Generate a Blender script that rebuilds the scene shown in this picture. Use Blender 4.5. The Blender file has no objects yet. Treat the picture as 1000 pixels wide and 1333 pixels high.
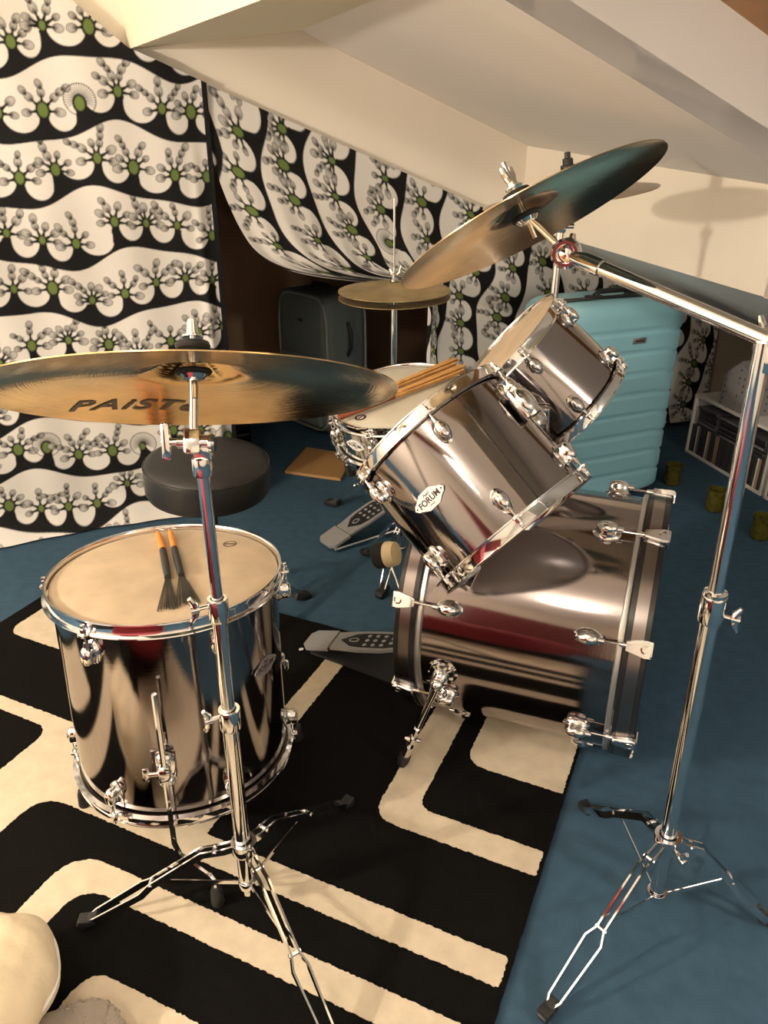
import bpy, bmesh, math, random
import numpy as np
from mathutils import Matrix, Vector, Euler
from mathutils.geometry import tessellate_polygon
random.seed(7)
PI = math.pi
SC = bpy.context.scene
COL = SC.collection
V = Vector
I4 = Matrix.Identity(4)

# ------------------------------------------------------------------ camera
FPX, PITCH, ROLL, CAMH = 1000.0, math.radians(25.9), math.radians(0.3), 1.25
_c, _s, _cr, _sr = math.cos(PITCH), math.sin(PITCH), math.cos(ROLL), math.sin(ROLL)
CAM = V((0, 0, CAMH))

def ray(px, py):
    X = (px - 500) / FPX; Y = (py - 666.5) / FPX
    X, Y = _cr * X + _sr * Y, -_sr * X + _cr * Y
    return V((X, _c - Y * _s, -Y * _c - _s))

def at(px, py, y):                       # point of a sight line at distance y into the room
    r = ray(px, py); return CAM + r * (y / r.y)

def atz(px, py, z):                      # ... at height z
    r = ray(px, py); return CAM + r * ((z - CAMH) / r.z)

def onp(px, py, p, n):                   # ... on the plane through p with normal n
    r = ray(px, py); return CAM + r * ((V(p) - CAM).dot(n) / r.dot(n))

cd = bpy.data.cameras.new('camera')
cd.sensor_fit = 'VERTICAL'; cd.sensor_height = 24.0; cd.lens = FPX / 1333 * 24.0
cd.clip_start = 0.02; cd.clip_end = 60
cam = bpy.data.objects.new('camera', cd); COL.objects.link(cam)
Rr, Dd, Ff = V((1, 0, 0)), V((0, -_s, -_c)), V((0, _c, -_s))
R2 = Rr * _cr - Dd * _sr; D2 = Rr * _sr + Dd * _cr
cm = Matrix.Identity(4)
for i in range(3):
    cm[i][0] = R2[i]; cm[i][1] = -D2[i]; cm[i][2] = -Ff[i]; cm[i][3] = CAM[i]
cam.matrix_world = cm
SC.camera = cam

# ------------------------------------------------------------------ mesh builder
class MB:
    def __init__(s): s.v = []; s.f = []; s.m = []; s.mi = 0
    def raw(s, vs, fs, M=I4):
        b = len(s.v)
        s.v += [tuple(M @ V(p)) for p in vs]
        s.f += [tuple(i + b for i in f) for f in fs]; s.m += [s.mi] * len(fs)
        return s
    def lathe(s, prof, n=64, M=I4, a0=0.0, a1=2 * PI, closed=False):
        full = abs(a1 - a0 - 2 * PI) < 1e-6
        na = n if full else n + 1
        vs = []
        for k in range(na):
            a = a0 + (a1 - a0) * k / n
            vs += [(r * math.cos(a), r * math.sin(a), z) for r, z in prof]
        P = len(prof); fs = []
        for k in range(n):
            k2 = (k + 1) % na
            for j in range(P if closed else P - 1):
                j2 = (j + 1) % P
                fs.append((k * P + j, k2 * P + j, k2 * P + j2, k * P + j2))
        return s.raw(vs, fs, M)
    def tube(s, pts, r, n=12, M=I4, caps=True, ry=None, up=None):
        pts = [V(p) for p in pts]; L = len(pts)
        rr = r if isinstance(r, (list, tuple)) else [r] * L
        vs = []; prev = None
        for i in range(L):
            t = (pts[min(i + 1, L - 1)] - pts[max(i - 1, 0)]).normalized()
            if up is not None: x = V(up) - t * t.dot(V(up))
            elif prev is None:
                h = V((0, 0, 1)) if abs(t.z) < 0.9 else V((1, 0, 0))
                x = h - t * t.dot(h)
            else: x = prev - t * t.dot(prev)
            x.normalize(); prev = x; y = t.cross(x)
            for k in range(n):
                a = 2 * PI * (k + .5) / n
                vs.append(pts[i] + x * (rr[i] * math.cos(a)) + y * ((ry * rr[i] / rr[0] if ry else rr[i]) * math.sin(a)))
        fs = []
        for i in range(L - 1):
            for k in range(n):
                k2 = (k + 1) % n
                fs.append((i * n + k, i * n + k2, (i + 1) * n + k2, (i + 1) * n + k))
        if caps:
            fs.append(tuple(range(n))[::-1]); fs.append(tuple((L - 1) * n + k for k in range(n)))
        return s.raw(vs, fs, M)
    def strap(s, pts, h, w, up=(0, 0, 1), M=I4):      # flat bar, h along up
        return s.tube(pts, h * .7071, 4, M, True, w * .7071, up)
    def cyl(s, p0, p1, r0, r1=None, n=20, M=I4): return s.tube([p0, p1], [r0, r0 if r1 is None else r1], n, M)
    def rbox(s, size, bev=0.0, M=I4, seg=2):
        bm = bmesh.new(); bmesh.ops.create_cube(bm, size=1.0)
        for v in bm.verts: v.co = V((v.co.x * size[0], v.co.y * size[1], v.co.z * size[2]))
        if bev > 0: bmesh.ops.bevel(bm, geom=list(bm.edges), offset=bev, segments=seg, profile=.5, affect='EDGES')
        bm.verts.index_update()
        s.raw([v.co.copy() for v in bm.verts], [tuple(v.index for v in f.verts) for f in bm.faces], M); bm.free(); return s
    def box(s, lo, hi, bev=0.0, M=I4):
        lo, hi = V(lo), V(hi)
        return s.rbox(hi - lo, bev, M @ Matrix.Translation((lo + hi) / 2))
    def ell(s, c, rad, M=I4, nu=20, nv=12):
        vs = []; c = V(c)
        for j in range(1, nv):
            t = PI * j / nv
            for k in range(nu):
                a = 2 * PI * k / nu
                vs.append(c + V((rad[0] * math.sin(t) * math.cos(a), rad[1] * math.sin(t) * math.sin(a), rad[2] * math.cos(t))))
        vs += [c + V((0, 0, rad[2])), c - V((0, 0, rad[2]))]
        T, B = len(vs) - 2, len(vs) - 1; fs = []
        for j in range(nv - 2):
            for k in range(nu):
                k2 = (k + 1) % nu
                fs.append((j * nu + k, (j + 1) * nu + k, (j + 1) * nu + k2, j * nu + k2))
        for k in range(nu):
            k2 = (k + 1) % nu
            fs.append((k, k2, T)); fs.append(((nv - 2) * nu + k2, (nv - 2) * nu + k, B))
        return s.raw(vs, fs, M)
    def prism(s, poly, z0, z1, M=I4):
        n = len(poly)
        vs = [(x, y, z0) for x, y in poly] + [(x, y, z1) for x, y in poly]
        tr = tessellate_polygon([[V((x, y, 0)) for x, y in poly]])
        fs = []
        for t in tr:
            a, b, c = t
            ar = (poly[b][0] - poly[a][0]) * (poly[c][1] - poly[a][1]) - (poly[c][0] - poly[a][0]) * (poly[b][1] - poly[a][1])
            if ar < 0: a, c = c, a
            fs.append((c, b, a)); fs.append((a + n, b + n, c + n))
        area = sum(poly[i][0] * poly[(i + 1) % n][1] - poly[(i + 1) % n][0] * poly[i][1] for i in range(n))
        for i in range(n):
            j = (i + 1) % n
            fs.append((i, j, j + n, i + n) if area > 0 else (j, i, i + n, j + n))
        return s.raw(vs, fs, M)
    def mesh(s, name, mats, sharp=35):
        me = bpy.data.meshes.new(name)
        me.from_pydata(s.v, [], s.f)
        for m in (mats if isinstance(mats, (list, tuple)) else [mats]): me.materials.append(m)
        me.polygons.foreach_set('use_smooth', [True] * len(me.polygons))
        me.polygons.foreach_set('material_index', s.m)
        me.update()
        if sharp is not None: me.set_sharp_from_angle(angle=math.radians(sharp))
        return me

PW = {}
def link(name, data, parent=None, M=I4):
    o = bpy.data.objects.new(name, data); COL.objects.link(o)
    if parent is not None:
        o.parent = parent; o.matrix_basis = PW[parent.name].inverted() @ M
    else: o.matrix_basis = M
    PW[o.name] = M.copy()
    return o
def part(name, mb, mat, parent, M=I4, label=None, sharp=35):
    d = mb if isinstance(mb, bpy.types.Mesh) else mb.mesh(name, mat, sharp)
    o = link(name, d, parent, M)
    if label: o['label'] = label
    return o
def tag(o, label, cat, group=None, kind=None):
    o['label'] = label; o['category'] = cat
    if group: o['group'] = group
    if kind: o['kind'] = kind
    return o
def thing(name, label, cat, loc=(0, 0, 0), group=None):
    return tag(link(name, None, None, Matrix.Translation(V(loc))), label, cat, group)
def single(name, mb, mat, label, cat, group=None, M=I4, kind=None, sharp=35):
    return tag(part(name, mb, mat, None, M, sharp=sharp), label, cat, group, kind)
def struct(name, mb, mat, label=None, sharp=35):
    o = part(name, mb, mat, None, I4, sharp=sharp); o['kind'] = 'structure'
    if label: o['label'] = label
    return o
def frame(o, z, x=None):
    z = V(z).normalized()
    if x is None:
        up = V((0, 0, 1)) if abs(z.z) < .95 else V((0, 1, 0))
        x = up.cross(z)
    x = V(x); x = (x - z * x.dot(z)).normalized(); y = z.cross(x)
    m = Matrix.Identity(4)
    for i in range(3): m[i][0] = x[i]; m[i][1] = y[i]; m[i][2] = z[i]; m[i][3] = V(o)[i]
    return m
def RZ(a): return Matrix.Rotation(a, 4, 'Z')
def T(x, y=0, z=0): return Matrix.Translation((x, y, z))
def copyobj(src, name, parent=None, M=I4):
    c = src.copy(); COL.objects.link(c)
    if parent is not None: c.parent = parent; c.matrix_basis = PW[parent.name].inverted() @ M
    else: c.parent = None; c.matrix_basis = M
    PW[c.name] = M.copy(); return c

# ------------------------------------------------------------------ materials
def new_mat(name):
    m = bpy.data.materials.new(name); m.use_nodes = True
    nt = m.node_tree; return m, nt, nt.nodes['Principled BSDF']
def mat(name, col, rough=.5, metal=0.0, noise=0.0, nscale=20.0, bump=0.0, bscale=200.0, spec=None, trans=0.0, coat=0.0, stretch=None, ior=None, sheen=0.0, rnoise=0.0):
    m, nt, p = new_mat(name)
    p.inputs['Base Color'].default_value = (*col, 1)
    p.inputs['Roughness'].default_value = rough; p.inputs['Metallic'].default_value = metal
    if spec is not None: p.inputs['Specular IOR Level'].default_value = spec
    if trans: p.inputs['Transmission Weight'].default_value = trans
    if coat: p.inputs['Coat Weight'].default_value = coat; p.inputs['Coat Roughness'].default_value = .1
    if ior: p.inputs['IOR'].default_value = ior
    if sheen: p.inputs['Sheen Weight'].default_value = sheen
    tc = nt.nodes.new('ShaderNodeTexCoord'); mp = nt.nodes.new('ShaderNodeMapping')
    nt.links.new(tc.outputs['Object'], mp.inputs['Vector'])
    if stretch: mp.inputs['Scale'].default_value = stretch
    if noise or rnoise:
        n = nt.nodes.new('ShaderNodeTexNoise'); n.inputs['Scale'].default_value = nscale; n.inputs['Detail'].default_value = 5
        nt.links.new(mp.outputs['Vector'], n.inputs['Vector'])
        if noise:
            r = nt.nodes.new('ShaderNodeMapRange'); r.inputs[1].default_value = .25; r.inputs[2].default_value = .75
            r.inputs[3].default_value = 1 - noise; r.inputs[4].default_value = 1 + noise
            nt.links.new(n.outputs['Fac'], r.inputs[0])
            mx = nt.nodes.new('ShaderNodeVectorMath'); mx.operation = 'SCALE'; mx.inputs[0].default_value = col
            nt.links.new(r.outputs[0], mx.inputs['Scale']); nt.links.new(mx.outputs[0], p.inputs['Base Color'])
        if rnoise:
            r = nt.nodes.new('ShaderNodeMapRange'); r.inputs[1].default_value = .3; r.inputs[2].default_value = .7
            r.inputs[3].default_value = max(0, rough - rnoise); r.inputs[4].default_value = rough + rnoise
            nt.links.new(n.outputs['Fac'], r.inputs[0]); nt.links.new(r.outputs[0], p.inputs['Roughness'])
    if bump:
        b = nt.nodes.new('ShaderNodeTexNoise'); b.inputs['Scale'].default_value = bscale; b.inputs['Detail'].default_value = 3
        nt.links.new(mp.outputs['Vector'], b.inputs['Vector'])
        bp = nt.nodes.new('ShaderNodeBump'); bp.inputs['Strength'].default_value = bump; bp.inputs['Distance'].default_value = .004
        nt.links.new(b.outputs['Fac'], bp.inputs['Height']); nt.links.new(bp.outputs['Normal'], p.inputs['Normal'])
    return m

M_chrome = mat('chrome', (.83, .83, .84), .07, 1.0)
M_chrome2 = mat('worn_chrome', (.70, .70, .71), .16, 1.0, rnoise=.06, nscale=60)
M_black = mat('black_rubber', (.012, .012, .013), .55)
M_blackpl = mat('black_gloss', (.01, .01, .011), .25)
M_shell = mat('smoky_steel_wrap', (.315, .285, .28), .075, 1.0, bump=.012, bscale=18, stretch=(1, 1, 60), rnoise=.03, nscale=40)
M_bassshell = mat('brushed_steel_wrap', (.28, .245, .24), .095, 1.0, bump=.014, bscale=18, stretch=(1, 1, 50), rnoise=.03, nscale=40)
M_snare = mat('steel_snare_shell', (.55, .55, .56), .1, 1.0)
M_head = mat('coated_head', (.50, .39, .27), .62, noise=.15, nscale=16)
M_headw = mat('white_coated_head', (.60, .56, .46), .6, noise=.06, nscale=18)
M_reso = mat('smoky_clear_head', (.60, .55, .50), .25)
M_silver = mat('silver_ring', (.62, .60, .58), .35, .9)
M_hoopinlay = mat('hoop_inlay', (.28, .245, .235), .22, 1.0)
M_rug_black = mat('rug_black_pile', (.0032, .0029, .0027), .95, noise=.4, nscale=60, bump=.4, bscale=900, spec=.1)
M_rug_cream = mat('rug_cream_pile', (.60, .515, .39), .95, noise=.10, nscale=30, bump=.35, bscale=800, spec=.1)
M_carpet = mat('blue_carpet', (.041, .085, .132), .95, noise=.14, nscale=30, bump=.4, bscale=1000, spec=.1)
M_wall = mat('cream_wall', (.86, .79, .69), .7, noise=.03, nscale=3, bump=.08, bscale=30)
M_slope = mat('white_painted_slope', (.85, .80, .76), .7, noise=.02, nscale=3, bump=.08, bscale=25)
M_beam = mat('cream_painted_beam', (.88, .81, .64), .65, bump=.1, bscale=25)
M_brown = mat('brown_board', (.46, .29, .18), .6, noise=.15, nscale=4, stretch=(1, 1, .2))
M_knee = mat('taupe_board', (.22, .18, .145), .7, noise=.08, nscale=5)
M_woodbeam = mat('varnished_wood', (.30, .14, .045), .4, noise=.3, nscale=12, stretch=(1, .1, 1))
M_red = mat('dark_red_paint', (.16, .012, .02), .6)
M_redcloth = mat('dark_red_cloth', (.25, .012, .025), .8)
M_grey_ledge = mat('pale_grey_slope', (.86, .87, .86), .6, noise=.05, nscale=5)
M_vinyl = mat('black_vinyl', (.013, .013, .014), .38, bump=.15, bscale=300)
M_bronze = None
M_orange = mat('orange_wood', (.72, .25, .045), .4, noise=.15, nscale=60)
M_dowel = mat('birch_dowel', (.62, .33, .11), .45, noise=.2, nscale=50, stretch=(1, 1, .1))
M_dowelh = mat('dark_dowel_grip', (.20, .05, .018), .4)
M_wire = mat('brush_wire', (.07, .07, .06), .4, .8)
M_teal = mat('aqua_hard_shell', (.27, .56, .68), .33, bump=.04, bscale=120)
M_greysuit = mat('dark_grey_fabric', (.10, .125, .125), .8, bump=.3, bscale=600)
M_greytrim = mat('grey_piping', (.20, .22, .22), .6)
M_white = mat('white_laminate', (.62, .60, .58), .5)
M_house = None
M_jar = mat('olive_glass', (.10, .088, .014), .15, trans=.35, ior=1.45, noise=.25, nscale=40)
M_board = mat('hardboard', (.36, .20, .075), .6, noise=.08, nscale=10)
M_cushion = mat('cream_cotton', (.78, .66, .46), .85, bump=.9, bscale=22, sheen=.1)
M_piping = mat('pale_piping', (.85, .82, .75), .7)
M_bag = mat('clear_plastic', (.72, .68, .64), .12, trans=.8, ior=1.2, bump=.5, bscale=70)
M_paper = mat('white_paper', (.85, .85, .84), .7)
M_plate = mat('white_badge', (.80, .80, .80), .3, .15)
M_ink = mat('badge_ink', (.03, .01, .02), .5)
M_steelplate = mat('pedal_steel', (.42, .42, .43), .35, .45, rnoise=.06, nscale=80)
M_dullblack = mat('dull_black_plate', (.022, .022, .024), .5)
M_felt = mat('white_felt', (.62, .50, .32), .9)
M_blackfelt = mat('black_felt', (.012, .012, .012), .95)
M_plategrey = mat('grey_badge', (.33, .33, .34), .35, .7)
M_logo = mat('cymbal_ink', (.045, .035, .025), .5)

def cymbal_mat(name, col, rough, dark=.35, ring=900.0, metal=1.0):
    m, nt, p = new_mat(name)
    p.inputs['Metallic'].default_value = metal
    tc = nt.nodes.new('ShaderNodeTexCoord')
    sx = nt.nodes.new('ShaderNodeSeparateXYZ'); nt.links.new(tc.outputs['Object'], sx.inputs[0])
    cx = nt.nodes.new('ShaderNodeCombineXYZ'); nt.links.new(sx.outputs[0], cx.inputs[0]); nt.links.new(sx.outputs[1], cx.inputs[1])
    ln = nt.nodes.new('ShaderNodeVectorMath'); ln.operation = 'LENGTH'; nt.links.new(cx.outputs[0], ln.inputs[0])
    ns = nt.nodes.new('ShaderNodeTexNoise'); ns.noise_dimensions = '1D'; ns.inputs['Scale'].default_value = ring * .4
    nt.links.new(ln.outputs['Value'], ns.inputs['W'])
    n2 = nt.nodes.new('ShaderNodeTexNoise'); n2.inputs['Scale'].default_value = 11; n2.inputs['Detail'].default_value = 4
    nt.links.new(tc.outputs['Object'], n2.inputs['Vector'])
    r = nt.nodes.new('ShaderNodeMapRange'); r.inputs[1].default_value = .3; r.inputs[2].default_value = .7; r.inputs[3].default_value = 1 - dark; r.inputs[4].default_value = 1.1
    nt.links.new(n2.outputs['Fac'], r.inputs[0])
    mx = nt.nodes.new('ShaderNodeVectorMath'); mx.operation = 'SCALE'; mx.inputs[0].default_value = col
    nt.links.new(r.outputs[0], mx.inputs['Scale']); nt.links.new(mx.outputs[0], p.inputs['Base Color'])
    p.inputs['Roughness'].default_value = rough
    vo = nt.nodes.new('ShaderNodeTexVoronoi'); vo.inputs['Scale'].default_value = 55
    nt.links.new(tc.outputs['Object'], vo.inputs['Vector'])
    ad = nt.nodes.new('ShaderNodeMath'); ad.operation = 'MULTIPLY_ADD'; ad.inputs[1].default_value = .5
    nt.links.new(vo.outputs['Distance'], ad.inputs[0]); nt.links.new(ns.outputs['Fac'], ad.inputs[2])
    bp = nt.nodes.new('ShaderNodeBump'); bp.inputs['Strength'].default_value = .10; bp.inputs['Distance'].default_value = .002
    nt.links.new(ad.outputs[0], bp.inputs['Height']); nt.links.new(bp.outputs['Normal'], p.inputs['Normal'])
    return m
M_ride = cymbal_mat('ride_bronze', (.74, .55, .28), .12, .3)
M_crash = cymbal_mat('crash_bronze', (.60, .45, .27), .15)
M_hat = cymbal_mat('aged_brass', (.44, .34, .17), .5, .35, metal=.6)

def house_mat():
    m, nt, p = new_mat('dotted_grey_card')
    tc = nt.nodes.new('ShaderNodeTexCoord'); vo = nt.nodes.new('ShaderNodeTexVoronoi'); vo.inputs['Scale'].default_value = 38
    vo.inputs['Randomness'].default_value = .35
    nt.links.new(tc.outputs['Object'], vo.inputs['Vector'])
    cr = nt.nodes.new('ShaderNodeValToRGB'); cr.color_ramp.elements[0].position = .16; cr.color_ramp.elements[0].color = (.055, .055, .06, 1)
    cr.color_ramp.elements[1].position = .26; cr.color_ramp.elements[1].color = (.21, .205, .21, 1)
    nt.links.new(vo.outputs['Distance'], cr.inputs[0]); nt.links.new(cr.outputs[0], p.inputs['Base Color'])
    p.inputs['Roughness'].default_value = .8
    return m
M_house = house_mat()

def fabric_mat():
    m, nt, p = new_mat('printed_cotton')
    a = nt.nodes.new('ShaderNodeAttribute'); a.attribute_name = 'print'
    nt.links.new(a.outputs['Color'], p.inputs['Base Color']); p.inputs['Roughness'].default_value = .85
    p.inputs['Specular IOR Level'].default_value = .2
    tc = nt.nodes.new('ShaderNodeTexCoord'); b = nt.nodes.new('ShaderNodeTexNoise'); b.inputs['Scale'].default_value = 9
    nt.links.new(tc.outputs['Object'], b.inputs['Vector'])
    bp = nt.nodes.new('ShaderNodeBump'); bp.inputs['Strength'].default_value = .12; bp.inputs['Distance'].default_value = .01
    nt.links.new(b.outputs['Fac'], bp.inputs['Height']); nt.links.new(bp.outputs['Normal'], p.inputs['Normal'])
    return m
M_fabric = fabric_mat()

# ------------------------------------------------------------------ room frame
YAW = math.radians(23.5)
U = V((math.cos(YAW), math.sin(YAW), 0)); Mv = V((-math.sin(YAW), math.cos(YAW), 0))
def W(u, m, z): return U * u + Mv * m + V((0, 0, z))
ROOM = frame((0, 0, 0), (0, 0, 1), U)          # local x = u, y = m
FZ = -0.008                                     # carpet level, the rug's top is z = 0
def slopeZ(u, m=2.72): return .951 - .378 * (u - 1.763) + .06 * (m - 2.72)
def dormZ(u, m=2.72): return 1.229 - .372 * (u - 1.763) + .07 * (m - 2.72)
def solid(mb, quad, off):                       # a slab from a polygon (world points) and an offset
    n = len(quad); q = [V(p) for p in quad]; q2 = [p + V(off) for p in q]
    fs = [tuple(range(n)), tuple(range(2 * n - 1, n - 1, -1))] + [(i, i + n, (i + 1) % n + n, (i + 1) % n) for i in range(n)]
    # make faces point outward
    nn = (q[1] - q[0]).cross(q[2] - q[0])
    if nn.dot(V(off)) > 0: fs = [f[::-1] for f in fs]
    return mb.raw(q + q2, fs)

mb = MB().box((-2.4, -2.3, FZ - .1), (3.2, 4.5, FZ), 0, ROOM); struct('floor', mb, M_carpet, 'blue fitted carpet')
# back wall: solid left of the opening, the white cheek above it
WB = 2.72
mb = MB(); solid(mb, [W(-2.3, WB, FZ), W(.50, WB, FZ), W(.50, WB, 2.25), W(-2.3, WB, 2.25)], Mv * .1)
gl = lambda u: slopeZ(u) - .015
solid(mb, [W(.50, WB, gl(.5)), W(1.9, WB, gl(1.9)), W(1.9, WB, 2.25), W(.50, WB, 2.25)], Mv * .1)
struct('wall_back', mb, M_wall, 'white wall above the patterned fabric')
# recess behind the drawn fabric
mb = MB(); solid(mb, [W(.1, 4.0, FZ), W(3.0, 4.0, FZ), W(3.0, 4.0, 1.7), W(.1, 4.0, 1.7)], Mv * .08)
struct('wall_recess', mb, M_brown, 'brown boarded wall of the storage recess')
mb = MB(); solid(mb, [W(.42, WB + .1, FZ), W(.42, 4.0, FZ), W(.42, 4.0, 1.7), W(.42, WB + .1, 1.7)], U * -.08)
struct('wall_recess_left', mb, M_brown)
mb = MB(); solid(mb, [W(.3, WB + .1, 1.60), W(3.1, WB + .1, .52), W(3.1, 4.08, .52), W(.3, 4.08, 1.60)], (0, 0, .06))
struct('ceiling_recess', mb, M_brown)
# boxed beam
D30 = V((math.sin(math.radians(30)), -math.cos(math.radians(30)), 0))
bl, br = W(.347, WB, 1.483), W(.883, WB, 1.556)
mb = MB(); q = [bl, br, br + V((0, 0, .7)), bl + V((0, 0, .75))]; solid(mb, q, D30 * 4.6)
struct('trim_1', mb, M_beam, 'boxed cream beam under the roof')
# dormer ceiling, dormer front wall
MC = 1.43
mb = MB(); solid(mb, [W(.80, WB + .05, dormZ(.80, WB + .05)), W(1.80, WB + .05, dormZ(1.80, WB + .05)), W(1.80, MC, dormZ(1.80, MC)), W(.80, MC, dormZ(.80, MC))], (0, 0, .06))
struct('ceiling_dormer', mb, M_slope, 'sloping dormer ceiling')
mb = MB(); solid(mb, [W(1.763, WB + .05, slopeZ(1.763, WB + .05) - .003), W(1.763, MC, slopeZ(1.763, MC) - .003), W(1.763, MC, 1.6), W(1.763, WB + .05, 1.6)], U * .08)
struct('wall_right', mb, M_wall, 'cream dormer wall with cymbal shadows')
mb = MB(); solid(mb, [W(1.79, MC, slopeZ(1.79, MC)), W(3.2, MC, slopeZ(3.2, MC)), W(3.2, WB + .1, slopeZ(3.2, WB + .1)), W(1.79, WB + .1, slopeZ(1.79, WB + .1))], (0, 0, .07))
struct('ceiling_lower_slope', mb, M_grey_ledge, 'grey lower roof slope')
# painted rafter face on the near side of the dormer, boarded roof between it and the camera
RH = .217
mb = MB(); solid(mb, [W(3.1, MC, dormZ(3.1, MC) + RH), W(.62, MC, dormZ(.62, MC) + RH), W(.62, MC, dormZ(.62, MC)), W(1.763, MC, dormZ(1.763, MC)), W(1.763, MC, slopeZ(1.763, MC)), W(3.1, MC, slopeZ(3.1, MC))], Mv * .09)
struct('trim_2', mb, M_slope, 'white painted rafter face across the upper right')
bz = lambda u: dormZ(u, MC) + RH
mb = MB(); solid(mb, [W(.62, MC + .09, bz(.62)), W(3.1, MC + .09, bz(3.1)), W(3.1, MC - .16, bz(3.1)), W(.62, MC - .16, bz(.62))], (0, 0, .06))
struct('ceiling_boards', mb, M_woodbeam, 'brown boarded roof')
mb = MB(); solid(mb, [W(.62, MC - .16, bz(.62)), W(3.1, MC - .16, bz(3.1)), W(3.1, -2.3, bz(3.1)), W(.62, -2.3, bz(.62))], (0, 0, .06))
struct('ceiling_near_slope', mb, M_slope)
mb = MB(); solid(mb, [W(2.90, -2.3, FZ), W(2.90, WB + .1, FZ), W(2.90, WB + .1, .56), W(2.90, MC + .1, .48), W(2.90, MC + .1, 1.1), W(2.90, -2.3, 1.1)], U * .06)
struct('wall_knee', mb, M_knee, 'brown knee wall behind the rack')
mb = MB(); solid(mb, [W(-2.3, -2.3, FZ), W(-2.3, WB, FZ), W(-2.3, WB, 2.3), W(-2.3, -2.3, 2.3)], U * -.08)
struct('wall_left', mb, M_wall)
mb = MB(); solid(mb, [W(-2.3, -2.2, FZ), W(2.9, -2.2, FZ), W(2.9, -2.2, 2.3), W(-2.3, -2.2, 2.3)], Mv * -.08)
struct('wall_front', mb, M_wall)
mb = MB(); mb.box((-2.3, -2.0, FZ), (-2.25, -.65, 1.55), .004, ROOM); struct('red_reflection_panel', mb, M_red, 'unseen dark red panel added for red reflections')  # unseen red slab, added to give drums and chrome red reflections
mb = MB(); mb.box((-2.38, -2.3, 2.25), (1.0, WB + .1, 2.33), 0, ROOM); struct('ceiling', mb, M_slope)

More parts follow.
